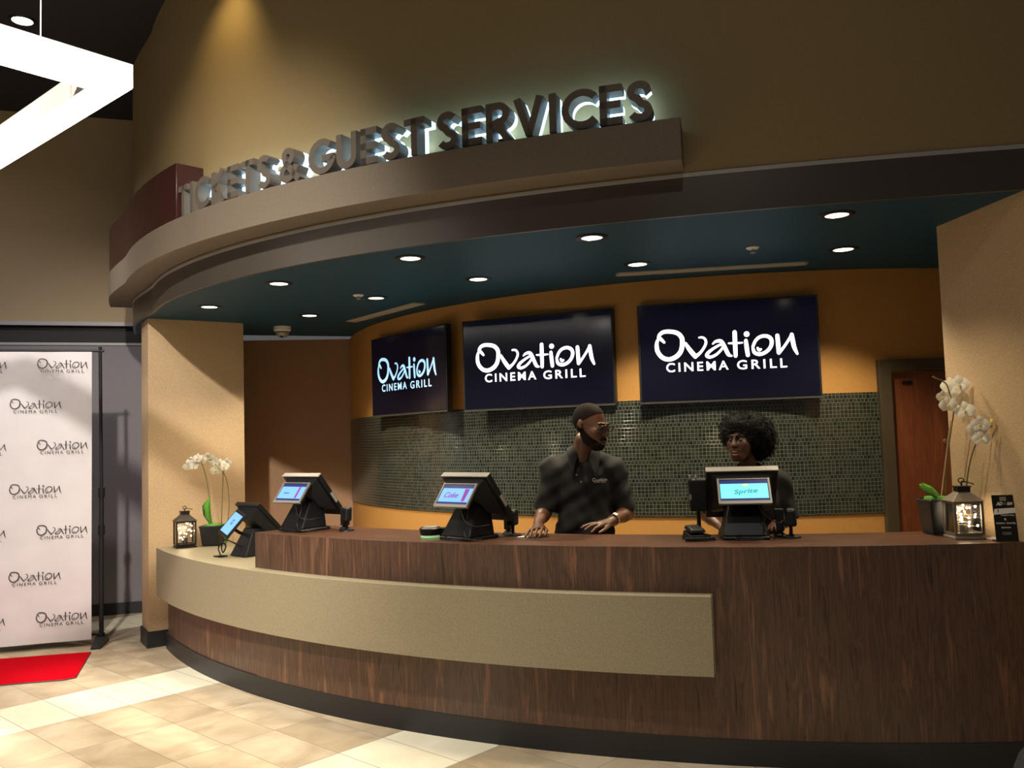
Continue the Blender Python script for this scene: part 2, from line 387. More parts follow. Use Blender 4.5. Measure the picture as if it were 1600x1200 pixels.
# upper curved wall above the booth
mb = MB(); arcblock(mb, lambda t: RF(t) - .15, lambda t: RF(t), -160.5, -78, 2.975, 5.1, 110)
struct(mb.build('wall_front_upper', M['olive'], smooth='auto'), 'curved olive wall above the ticket booth')
mb = MB(); arcblock(mb, lambda t: RF(t) - .06, lambda t: RF(t) + .006, -160.5, -78, 2.955, 2.975, 110)
struct(mb.build('trim_3', M['trim'], smooth='auto'), 'pale metal reveal above the curved fascia')
mb = MB(); arcblock(mb, lambda t: RF(t) - .022, lambda t: RF(t), -160.5, -78, 2.757, 2.955, 110)
struct(mb.build('trim_4', M['fascia'], smooth='auto'), 'curved dark taupe fascia edging the teal ceiling')
# teal ceiling of the booth
mb = MB(); n = 90; vs = []; fs = []
for k in range(n + 1):
    t = -160.5 + 82.5 * k / n; vs += [P(t, RF(t) - .0215, 2.76), P(t, 2.6, 2.76), P(t, RF(t) - .0215, 2.80), P(t, 2.6, 2.80)]
for k in range(n):
    a = 4 * k; fs += [(a, a + 1, a + 5, a + 4), (a + 2, a + 6, a + 7, a + 3)]
fs += [(0, 2, 3, 1), (4 * n, 4 * n + 1, 4 * n + 3, 4 * n + 2)]
mb.add(vs, fs); struct(mb.build('ceiling_booth', M['teal']), 'teal dropped ceiling over the ticket booth')

# left pier and right return wall
mb = MB(); pA, pB = (-3.078, 7.345), (-2.41, 7.805)
pl = [pA, pB, (-2.75, 8.9), (-3.1, 8.9), (-3.25, 7.62)]
mb.prism(pl, 0, 2.76); struct(mb.build('wall_left_pier', M['tan']), 'tan textured pier at the left end of the counter')
mb = MB(); mb.prism([(-3.088, 7.332), (-2.40, 7.797), (-2.41, 7.81), (-3.078, 7.35)], 0, .135); mb.prism([(-3.088, 7.332), (-3.078, 7.345), (-3.25, 7.62), (-3.262, 7.61)], 0, .135)
struct(mb.build('baseboard_pier', M['base']))
mb = MB(); mb.prism([(2.485, 4.05), (3.6, 4.05), (3.6, 4.88), (2.405, 4.82)], 0, 2.76); struct(mb.build('wall_right', M['tan_r']), 'tan textured wall at the right end of the counter')

# booth: brown left wall, ochre curved back wall, mosaic band
mb = MB(); mb.prism([(-3.1, 9.05), (-1.70, 9.235), (-1.68, 9.40), (-3.1, 9.25)], 0, 2.76)
struct(mb.build('wall_booth_left', M['brownwall']), 'warm brown wall at the left end of the booth')
BO = (2.36, 10.24); BR = 4.20
def PB(t, r, z): a = R(t); return (BO[0] + r * math.cos(a), BO[1] + r * math.sin(a), z)
def backarc(mb, r0, r1, t0, t1, z0, z1, n=70, mi=0):
    """block whose seen face is the concave side (r0) facing the viewer"""
    T = [t0 + (t1 - t0) * k / n for k in range(n + 1)]; vs = []
    for t in T:
        for (r, z) in ((r0, z0), (r1, z0), (r1, z1), (r0, z1)): vs.append(PB(t, r, z))
    fs = []; uv = []; s = [R(t - t0) * BR for t in T]
    for i in range(n):
        a, b = 4 * i, 4 * (i + 1)
        for k, (va, vb) in enumerate(((0, 1), (z0, z1), (0, 1), (z1, z0))):
            k2 = (k + 1) % 4; fs.append((a + k, b + k, b + k2, a + k2)); uv.append(((s[i], va), (s[i + 1], va), (s[i + 1], vb), (s[i], vb)))
    fs.append((0, 1, 2, 3)); uv.append(((0, z0), (0, z0), (0, z1), (0, z1))); e = 4 * n; fs.append((e + 3, e + 2, e + 1, e)); uv.append(((0, z0),) * 4)
    return mb.add(vs, fs, mi, uv)
mb = MB(); backarc(mb, BR - .15, BR, -165.5, -70, 0, 2.76); struct(mb.build('wall_back', M['ochre'], smooth='auto'), 'curved ochre wall behind the counter')
tdoor = -87.6
mb = MB(); backarc(mb, BR, BR + .010, -165.2, tdoor, 1.06, 1.895, 90); struct(mb.build('wall_back_mosaic', M['mosaic'], smooth='auto'), 'band of small dark green glass mosaic on the back wall')

# door in the back wall
T = Matrix.Translation((2.535, 6.045, 0)) @ Matrix.Rotation(R(1.5), 4, 'Z')
mb = MB(); mb.box(0, .085, -.05, .06, 0, 2.115, T=T); mb.box(.98, 1.065, -.05, .06, 0, 2.115, T=T); mb.box(.085, .98, -.05, .06, 2.035, 2.115, T=T)
fr = struct(mb.build('door_1', M['doorframe'], bevel=.004), 'door with dark frame and cherry veneer leaf')
mb = MB(); x0, x1, y0, y1, z0, z1 = .088, .977, .0, .045, .01, 2.03
mb.add([T @ Vector((x, y, z)) for z in (z0, z1) for y in (y0, y1) for x in (x0, x1)],
       [(0, 2, 3, 1), (4, 5, 7, 6), (0, 1, 5, 4), (2, 6, 7, 3), (0, 4, 6, 2), (1, 3, 7, 5)], 0,
       [((0, 0),) * 4, ((0, 0),) * 4, ((x0, z0), (x1, z0), (x1, z1), (x0, z1))] + [((x0, z0), (x0, z1), (x1, z1), (x1, z0))] + [((0, 0),) * 4] * 2)
lf = mb.build('door_leaf', M['door'], fr); lf['label'] = 'cherry veneer door leaf'
mb = MB(); q = T @ Vector((.46, -.001, 1.542)); T2 = Matrix.Translation(q) @ Matrix.Rotation(R(90), 4, 'X')
mb.lathe([(.020, -.0), (.020, .006), (.012, .010), (.010, .018)], T=T2, n=20); lk = mb.build('door_lock', M['brass'], lf, smooth='auto')
mb = MB(); mb.box(.18, .22, -.012, -.0005, 1.945, 1.965, T=T); mb.box(.225, .245, -.012, -.0005, 1.945, 1.965, T=T); mb.build('door_dark_blocks', M['black2'], lf)  # two small dark blocks near the top of the leaf

# ================================================================== COUNTER
ctr = thing('reception_counter', 'long curved walnut reception counter with khaki band and lower left ledge', 'counter', (0.6, 4.6, 0))
TS = -132.4; TE = -89.5; TL = -149.4
mb = MB(); arcblock(mb, 5.70, 6.180, TL, TS, 0, .80, 40); arcblock(mb, 5.66, 6.186, TS, TE, 0, 1.03, 90); arcblock(mb, 6.170, 6.186, TS, TE, 1.03, 1.070, 90)
mb.clip().build('front_panel', M['wood'], ctr, world=True, smooth='auto')
mb = MB(); arcblock(mb, 5.63, 6.170, TS, TE, 1.03, 1.0705, 90); o_ = mb.clip().build('countertop', M['wood_top'], ctr, world=True, smooth='auto')
mb = MB(); arcblock(mb, 5.62, 6.27, -148.2, TS, .80, .838, 40); o = mb.build('ledge_top', M['stone'], ctr, world=True, smooth='auto', bevel=.003)
mb = MB(); arcblock(mb, 6.10, 6.275, -149.2, -103.55, .448, .8385, 110)
arcblock(mb, 6.10, 6.215, -103.55, -103.5, .448, .838, 1)
o = mb.build('stone_band', M['stone'], ctr, world=True, smooth='auto', bevel=.002)
mb = MB(); arcblock(mb, 6.10, 6.191, -149.9, TE, 0, .128, 110); mb.clip().build('toe_base', M['base'], ctr, world=True, smooth='auto')

# ================================================================== TEXT AND LOGO
def text_mesh(txt, h=None, w=None, off=0.0, shear=0, spacing=1.0, ext=0.0005, res=4):
    """flat lettering centred on its own box, lying in XY; h is the cap height, w the total width"""
    cu = bpy.data.curves.new('t', 'FONT'); cu.body = txt; cu.size = 1; cu.offset = off; cu.shear = shear; cu.space_character = spacing
    cu.resolution_u = res; cu.extrude = 0.001
    ob = bpy.data.objects.new('t', cu); C.objects.link(ob); dg = bpy.context.evaluated_depsgraph_get(); dg.update()
    me = bpy.data.meshes.new_from_object(ob.evaluated_get(dg)); bpy.data.objects.remove(ob); bpy.data.curves.remove(cu)
    co = np.array([v.co[:] for v in me.vertices]); fs = [list(p.vertices) for p in me.polygons]; bpy.data.meshes.remove(me)
    lo, hi = co.min(0), co.max(0); co[:, :2] -= (lo[:2] + hi[:2]) / 2
    sx = (w / (hi[0] - lo[0])) if w else None; sy = (h / (hi[1] - lo[1])) if h else None
    sx = sx or sy; sy = sy or sx
    co[:, 0] *= sx; co[:, 1] *= sy; co[:, 2] = np.sign(co[:, 2]) * ext
    return co, fs
# strokes of the hand-lettered word, in the units of one screen (u to the right, v up, from the screen's centre)
def catmull(pts, n=7):
    P_ = [np.array(p, float) for p in pts]; P_ = [2 * P_[0] - P_[1]] + P_ + [2 * P_[-1] - P_[-2]]; out = []
    for i in range(1, len(P_) - 2):
        for k in range(n):
            t = k / n; a, b, c_, d = P_[i - 1], P_[i], P_[i + 1], P_[i + 2]
            out.append(.5 * ((2 * b) + (c_ - a) * t + (2 * a - 5 * b + 4 * c_ - d) * t * t + (3 * b - 3 * c_ + d - a) * t ** 3))
    out.append(P_[-2]); return out
OV = [
 [(212, 305, 22), (190, 283, 30), (174, 262, 24)],
 [(160, 275, 26), (170, 240, 32), (205, 214, 36), (262, 210, 38), (325, 225, 40), (362, 265, 42), (368, 320, 42), (355, 385, 42), (315, 432, 42), (255, 455, 40), (200, 440, 40), (160, 395, 40), (147, 345, 38), (150, 300, 30), (166, 268, 24)],
 [(395, 315, 26), (425, 362, 38), (458, 405, 42), (480, 432, 38)],
 [(480, 432, 36), (520, 400, 26), (553, 355, 24), (570, 310, 24), (560, 277, 22), (535, 264, 20), (512, 266, 16)],
 [(628, 322, 14), (650, 303, 24), (685, 296, 32), (708, 312, 36), (735, 365, 36), (760, 415, 34), (786, 428, 18)],
 [(712, 325, 26), (680, 335, 22), (630, 365, 24), (590, 398, 30), (578, 425, 32), (605, 437, 28), (650, 420, 24), (690, 385, 22), (715, 350, 20)],
 [(812, 222, 38), (815, 300, 40), (818, 370, 38), (820, 428, 34)],
 [(762, 318, 15), (815, 318, 20), (876, 314, 14)],
 [(906, 296, 32), (912, 350, 38), (922, 422, 36)],
 [(1004, 362, 22), (1016, 380, 26), (1030, 372, 20)],
 [(964, 350, 26), (985, 300, 28), (1022, 266, 30), (1072, 258, 32), (1110, 278, 34), (1120, 318, 34), (1103, 365, 32), (1065, 400, 32), (1018, 415, 32), (978, 400, 32), (965, 365, 26)],
 [(1166, 256, 36), (1172, 320, 38), (1178, 402, 36)],
 [(1178, 405, 32), (1215, 360, 24), (1255, 300, 24), (1282, 254, 26)],
 [(1284, 248, 34), (1292, 300, 38), (1305, 360, 36), (1328, 412, 22)]]
def logo_mesh(width, weight=.92, ext=.0006, grill_off=.012):
    """the word with its small capitals below; origin at the logo's middle, X right, Y up"""
    ux = .9988; k = width / 1205.; ca, sa = math.cos(R(-2.45)), math.sin(R(-2.45))
    def tr(x, y):
        x -= 735; y = -(y - 345); return ((x * ca - y * sa * 1.0) * k, (x * sa + y * ca) * k)
    mb = MB()
    def seg(path):
        pts = [tr(p[0], p[1]) for p in path]; ws = [p[2] * k / 2 * weight for p in path]; L_, R_ = [], []
        for i, (x, y) in enumerate(pts):
            x2, y2 = pts[min(i + 1, len(pts) - 1)]; x1, y1 = pts[max(i - 1, 0)]; d = math.hypot(x2 - x1, y2 - y1) or 1
            nx, ny = -(y2 - y1) / d, (x2 - x1) / d; L_.append((x + nx * ws[i], y + ny * ws[i])); R_.append((x - nx * ws[i], y - ny * ws[i]))
        n = len(pts)
        for i in range(n - 1):
            q = [L_[i], R_[i], R_[i + 1], L_[i + 1]]
            mb.add([(a, b, ext) for a, b in q], [(0, 1, 2, 3)])
        for e in (0, n - 1):
            mb.add([(pts[e][0] + ws[e] * math.cos(2 * PI * j / 12), pts[e][1] + ws[e] * math.sin(2 * PI * j / 12), ext * .97) for j in range(12)], [tuple(range(12))])
    for st in OV: seg(catmull(st))
    dx, dy = tr(912, 240); mb.add([(dx + 25 * k * weight ** .5 * math.cos(2 * PI * j / 16), dy + 25 * k * weight ** .5 * math.sin(2 * PI * j / 16), ext) for j in range(16)], [tuple(range(16))])
    for txt, xa, xb, yc in (('CINEMA', 230, 760, 518), ('GRILL', 832, 1245, 498)):
        co, fs = text_mesh(txt, 80 * k, (xb - xa) * k, off=grill_off, spacing=1.34, ext=ext * .4)
        # letters are placed level: the tilt of the crop is taken out by the rotation above
        cx, cy = tr((xa + xb) / 2, yc); co = co + np.array([cx, cy, ext * .6]); mb.add(co.tolist(), fs)
    return mb
def place(mb, T):
    o = MB(); o.v = [tuple(T @ Vector(q)) for q in mb.v]; o.f = [list(f) for f in mb.f]; o.m = list(mb.m); o.uv = list(mb.uv); return o
def text_mb(*a, **k):
    co, fs = text_mesh(*a, **k); return MB().add(co.tolist(), fs)
UPR = Matrix.Rotation(R(90), 4, 'X')      # XY lettering stood upright, facing -Y

# ================================================================== SIGN SHELF AND LETTERS
mb = MB(); arcblock(mb, lambda t: RF(t), lambda t: RF(t) + .2, -159, -103.95, 2.988, 3.2, 110)
tag(mb.build('sign_shelf', M['shelf'], smooth='auto', bevel=.002), 'curved taupe ledge carrying the backlit letters on the olive wall', 'sign shelf')
mb = MB(); arcblock(mb, lambda t: RF(t), lambda t: RF(t) + .195, -159, -135.2, 3.2, 3.59, 60)
tag(mb.build('sign_end_block', M['maroon'], smooth='auto', bevel=.004), 'glossy maroon curved block at the left end of the sign shelf', 'panel')

# geometric capitals: stroke skeletons, 1 unit high
def arcp(cx, cy, rx, ry, a0, a1, n=14): return [(cx + rx * math.cos(R(a0 + (a1 - a0) * k / n)), cy + ry * math.sin(R(a0 + (a1 - a0) * k / n))) for k in range(n + 1)]
SW = .185; h_ = SW / 2
GL = {
 'T': (.62, [[(.31, 0), (.31, 1)], [(0, 1 - h_), (.62, 1 - h_)]]),
 'I': (.19, [[(h_, 0), (h_, 1)]]),
 'C': (.86, [arcp(.52, .5, .52 - h_, .5 - h_, 42, 318, 24)]),
 'K': (.74, [[(h_, 0), (h_, 1)], [(.62, 1), (.14, .46)], [(.27, .60), (.68, 0)]]),
 'E': (.56, [[(h_, 0), (h_, 1)], [(0, 1 - h_), (.56, 1 - h_)], [(0, .5), (.52, .5)], [(0, h_), (.56, h_)]]),
 'S': (.60, [arcp(.30, .735, .245 - .04, .265 - h_, 25, 255, 14)[:] + arcp(.30, .265, .25 - .04, .265 - h_, 90 - 10, -155, 14)]),
 '&': (.80, [[(.78, 0), (.22, .62)] + arcp(.36, .77, .17, .14, 200, -20, 12) + [(.47, .64), (.17, .42)] + arcp(.30, .26, .22, .17, 150, 300, 10) + [(.55, .18), (.70, .46)]]),
 'G': (.94, [arcp(.52, .5, .52 - h_, .5 - h_, 45, 352, 26), [(.52, .44), (.94, .44)]]),
 'U': (.72, [[(h_, 1), (h_, .36)] + arcp(.36, .36, .36 - h_, .36 - h_, 180, 360, 14) + [(.72 - h_, 1)]]),
 'R': (.66, [[(h_, 0), (h_, 1)], [(h_, 1 - h_), (.34, 1 - h_)] + arcp(.34, .70, .22, .30 - h_, 90, -90, 10) + [(h_, .40 + .0)], [(.30, .42), (.60, 0)]]),
 'V': (.80, [[(.09, 1), (.40, .04)], [(.40, .04), (.71, 1)]]),
}
def glyph(ch, H, y0, y1, grow=0, mi=0):
    """strokes as solid bars joined at their ends: X right, Z up, from y0 (front) to y1 (back)"""
    mb = MB(); w = (SW / 2 + grow)
    for path in GL[ch][1]:
        pts = [(path[0])]
        for p in path[1:]:
            if math.hypot(p[0] - pts[-1][0], p[1] - pts[-1][1]) > 1e-4: pts.append(p)
        L_, R_ = [], []; n = len(pts)
        for i, (x, z) in enumerate(pts):
            x2, z2 = pts[min(i + 1, n - 1)]; x1, z1 = pts[max(i - 1, 0)]; d = math.hypot(x2 - x1, z2 - z1) or 1
            nx, nz = -(z2 - z1) / d, (x2 - x1) / d
            if 0 < i < n - 1:
                d1 = math.hypot(x - x1, z - z1); cs = max(.6, ((-(z - z1) / d1) * nx + ((x - x1) / d1) * nz))
            else: cs = 1
            L_.append(((x + nx * w / cs) * H, (z + nz * w / cs) * H)); R_.append(((x - nx * w / cs) * H, (z - nz * w / cs) * H))
        vs = [];
        for i in range(n): vs += [(L_[i][0], y0, L_[i][1]), (R_[i][0], y0, R_[i][1]), (R_[i][0], y1, R_[i][1]), (L_[i][0], y1, L_[i][1])]
        fs = []
        for i in range(n - 1):
            a = 4 * i
            for k in range(4): fs.append((a + k, a + (k + 1) % 4, a + 4 + (k + 1) % 4, a + 4 + k))
        fs += [(3, 2, 1, 0), (4 * n - 4, 4 * n - 3, 4 * n - 2, 4 * n - 1)]
        mb.add(vs, fs, mi)
    return mb
WORDS = [('TICKETS', 0), ('&', .02), ('GUEST', .10), ('SERVICES', .10)]
LH = .208; gap = .26
seq = []; x = 0
for wi, (w_, extra) in enumerate(WORDS):
    if wi: x += .30
    for k, ch in enumerate(w_):
        seq.append((ch, w_, k, x)); x += GL[ch][0] + gap
total = x - gap
TH0, TH1 = -135.1, -105.25
ORD = ['first', 'second', 'third', 'fourth', 'fifth', 'sixth', 'seventh', 'eighth']
for ch, w_, k, x in seq:
    wd = GL[ch][0]; t = TH0 + (TH1 - TH0) * (x + wd / 2) / total; r = RF(t) + .18
    px, py = P(t, r)
    word = 'the first word' if w_ == 'TICKETS' else w_
    lab = ('thick grey backlit ampersand between the first word and GUEST on the sign shelf' if ch == '&' else
           'thick grey backlit capital %s, %s letter of %s on the sign shelf' % (ch, ORD[k], w_))
    L_ = thing('sign_letter', lab, 'letter', (px, py, 3.212), R(t + 90), 'backlit letters of the tickets and guest services sign')
    sx = LH * 1.0
    f = glyph(ch, LH, 0, .085); f.v = [(a - wd * LH / 2, b, c_) for a, b, c_ in f.v]; f.build('letter_body', M['letter'], L_)
    g_ = glyph(ch, LH, .086, .128, -.012); g_.v = [(a - wd * LH / 2, b, c_) for a, b, c_ in g_.v]; o = g_.build('light_backing', M['glow'], L_)
    f = MB(); f.box(-.012, .012, .03, .10, -.0125, .02 if ch not in 'V&' else .03); f.build('foot', M['letter'], L_)
    # the lamp of the letter: its back throws cool light on the wall and the shelf
    l = bpy.data.lights.new('letter_lamp', 'POINT'); l.energy = .05; l.color = (.5, .78, 1); l.shadow_soft_size = .02
    lo = bpy.data.objects.new('letter_lamp', l); C.objects.link(lo); lo.location = P(t, r - .148, 3.212 + LH * .45)

# ================================================================== BOOTH CEILING FITTINGS
def downlight(loc, label, power, spotdir=(0, 0, -1), lens='lens', group='recessed downlights in the teal ceiling', rad=.082, lamp=True, adj=False, size=112):
    d = thing('recessed_downlight', label, 'downlight', loc, 0, group)
    mb = MB(); mb.lathe([(rad * .72, 0.0), (rad * .74, -.006), (rad * .95, -.009), (rad * 1.12, -.004), (rad * 1.13, 0.0)], n=32)
    mb.f = [f for f in mb.f if len(f) == 4]; mb.m = [0] * len(mb.f); mb.uv = [None] * len(mb.f)
    mb.build('trim_ring', M['black'], d, smooth='auto')
    mb = MB(); mb.lathe([(rad * .74, -.0035), (rad * .5, -.003), (rad * .2, -.0025)], n=28); mb.build('lens', M[lens], d)
    if adj:
        mb = MB(); mb.ball((-.012, .006, -.006), rad * .33, 14, sc=(1, 1, .35)); mb.build('lamp', M['lens'], d, smooth=True)
    if lamp:
        spot('booth_lamp', (loc[0], loc[1], loc[2] - .02), (loc[0] + spotdir[0], loc[1] + spotdir[1], loc[2] + spotdir[2]), power, size, .55, (1, .84, .58), .045)
    return d
outer = [(327, -142.9, 6.01, 'at the far left of the front row, above the pier'), (436, -131.5, 6.039, 'second from the left in the front row'), (641, -120.0, 6.029, 'middle of the front row'), (926, -109.1, 5.953, 'fourth from the left in the front row, its lamp showing'), (1309, -96.7, 6.018, 'at the right end of the front row, its lamp showing')]
inner = [(484, -144.0, 5.123, 'at the left end of the rear row'), (588, -132.1, 5.139, 'second from the left in the rear row'), (748, -120.5, 5.186, 'middle of the rear row'), (997, -108.1, 5.079, 'fourth from the left in the rear row, near the long vent'), (1317, -93.8, 5.117, 'at the right end of the rear row')]
for i, (px_, t, r, s) in enumerate(outer):
    downlight(P(t, r, 2.759), 'round black-rimmed downlight ' + s, (30, 26, 26, 26, 24)[i], adj=i > 2, lens='lens' if i < 3 else 'lens_dim')
for i, (px_, t, r, s) in enumerate(inner):
    downlight(P(t, r, 2.759), 'round black-rimmed downlight ' + s, (50, 58, 62, 66, 60)[i], lens='lens_dim' if i == 1 else 'lens')
for (x, y), lab, n_ in (((-1.137, 6.497), 'small white sprinkler head on the teal ceiling left of centre', 0), ((1.486, 5.228), 'white sprinkler head on the teal ceiling near the right downlights', 1)):
    d = thing('sprinkler_head', lab, 'sprinkler', (x, y, 2.76))
    mb = MB(); mb.lathe([(.040, 0), (.040, -.004), (.030, -.010)], n=24); mb.build('escutcheon', M['white'], d, smooth='auto')
    mb = MB(); mb.lathe([(.010, -.008), (.009, -.024), (.017, -.030), (.017, -.033)], n=14); mb.build('sprinkler_nozzle', M['silver'], d)
# dome camera on the ceiling
d = thing('security_camera', 'white dome security camera on the teal ceiling by the left pier', 'security camera', (-2.14, 8.12, 2.76))
mb = MB(); mb.lathe([(.080, 0), (.080, -.035), (.070, -.045)], n=28); mb.build('mount', M['white'], d, smooth='auto')
mb = MB(); mb.lathe([(.064, -.045), (.062, -.065), (.048, -.088), (.022, -.102), (.004, -.105)], n=24); mb.build('dome', M['silver'], d, smooth=True)
mb = MB(); mb.ball((.0, -.03, -.088), .018, 10); mb.build('camera_lens', M['black'], d, smooth=True)
for pts, lab in ((((-1.524, 7.914), (-1.379, 7.859), (-.683, 6.98), (-.745, 6.90)), 'slanting beige linear air vent on the teal ceiling left of the screens'),
                 (((.733, 5.900), (.747, 6.02), (2.017, 5.80), (1.972, 5.70)), 'long beige linear air vent on the teal ceiling above the right screen')):
    A, B_, Cc, D_ = [Vector((*q, 0)) for q in pts]; c0 = (A + B_) / 2; c1 = (Cc + D_) / 2; mid = (c0 + c1) / 2; d_ = (c1 - c0); Ln = d_.length; wv = .105
    v = thing('linear_vent', lab, 'air vent', (mid.x, mid.y, 2.76), math.atan2(d_.y, d_.x))
    mb = MB(); mb.box(-Ln / 2, Ln / 2, -wv / 2, -wv / 2 + .02, -.008, 0); mb.box(-Ln / 2, Ln / 2, wv / 2 - .02, wv / 2, -.008, 0); mb.box(-Ln / 2, -Ln / 2 + .02, -wv / 2, wv / 2, -.008, 0); mb.box(Ln / 2 - .02, Ln / 2, -wv / 2, wv / 2, -.008, 0)
    mb.build('vent_frame', M['vent'], v)
    mb = MB(); [mb.box(-Ln / 2 + .02, Ln / 2 - .02, -wv / 2 + .022 + .0155 * k, -wv / 2 + .032 + .0155 * k, -.006, -.001) for k in range(4)]; mb.build('slats', M['vent'], v)

# ================================================================== LOBBY LIGHTS
def lobby_can(k, loc, lab):
    d = thing('recessed_lobby_downlight', lab, 'downlight', (loc[0], loc[1], 5.099))
    mb = MB(); mb.lathe([(.075, 0), (.08, -.008), (.098, -.008), (.105, 0)], n=28); mb.f = [f for f in mb.f if len(f) == 4]; mb.m = [0] * len(mb.f); mb.uv = [None] * len(mb.f); mb.build('trim_ring', M['black'], d)
    mb = MB(); mb.lathe([(.076, -.004), (.04, -.003)], n=24); mb.build('lens', M['lens'], d)
lobby_can(0, (-3.829, 6.756), 'bright round downlight in the dark lobby ceiling at upper left')
# square LED ring, hung on cables
pd = thing('pendant_light', 'angular white LED ring light hanging at the upper left', 'pendant light', (-1.599, 3.67, 3.2))
a_ = Vector((-.655, -.756, 0)).normalized(); b_ = Vector((-a_.y, a_.x, 0)); b_ = b_ if b_.x < 0 else -b_
S_ = 2.2; w_ = .14
def ring(out_in, z0, z1):
    lo, hi = out_in; mb = MB()
    def sq(d): return [a_ * d + b_ * d, a_ * (S_ - d) + b_ * d, a_ * (S_ - d) + b_ * (S_ - d), a_ * d + b_ * (S_ - d)]
    o0, i0 = sq(lo), sq(hi)
    for i in range(4):
        j = (i + 1) % 4
        q = [o0[i], o0[j], i0[j], i0[i]]
        mb.hexa([(p.x, p.y, z0) for p in q], [(p.x, p.y, z1) for p in q])
    return mb
ring((0, w_), .004, .107).build('housing', M['alu'], pd)
ring((.003, w_ - .003), 0, .0039).build('led_diffuser', M['led'], pd)
for (u, v) in ((.35, .07), (S_ - .3, .07), (.07, S_ - .3), (S_ - .3, S_ - .07)):
    q = a_ * u + b_ * v; mb = MB(); mb.tube([(q.x, q.y, .107), (q.x, q.y, 1.9)], .0025, 6); mb.build('suspension_cable', M['alu'], pd)

# ================================================================== SCREENS
W_, H_ = 1.235, .71
for (x, y, z, a, lab, mm) in ((-.903, 7.459, 2.236, -.909, 'leftmost wall screen, seen obliquely, its logo pale blue', 'logo_blue'),
                              (.183, 6.554, 2.223, -.418, 'middle wall screen with white logo, above the man', 'logo'),
                              (1.515, 6.072, 2.219, -.217, 'rightmost and largest-looking wall screen, above the woman', 'logo')):
    tv = thing('wall_television', lab, 'television', (x, y, z), a, 'screens on the back wall')
    mb = MB(); mb.box(-W_ / 2, W_ / 2, .002, .055, -H_ / 2, H_ / 2); mb.build('housing', M['bezel'], tv, bevel=.004)
    mb = MB(); mb.box(-W_ / 2 + .014, W_ / 2 - .014, -.001, .003, -H_ / 2 + .020, H_ / 2 - .014); pn = mb.build('screen', M['panel'], tv)
    mb = MB(); mb.box(-W_ / 2, W_ / 2, -.002, .004, -H_ / 2 - .001, -H_ / 2 + .010); mb.build('lower_bezel', M['bezel_edge'], tv)
    place(logo_mesh(.975, .93, .0015), Matrix.Translation((-.012, -.0015, .028)) @ UPR).build('logo', M[mm], pn)
    mb = MB(); mb.box(-.2, .2, .055, .10, -.12, .12); mb.box(-.03, .03, .10, .20 if a < -.3 else .16, -.10, .10); mb.build('wall_bracket', M['black2'], tv)

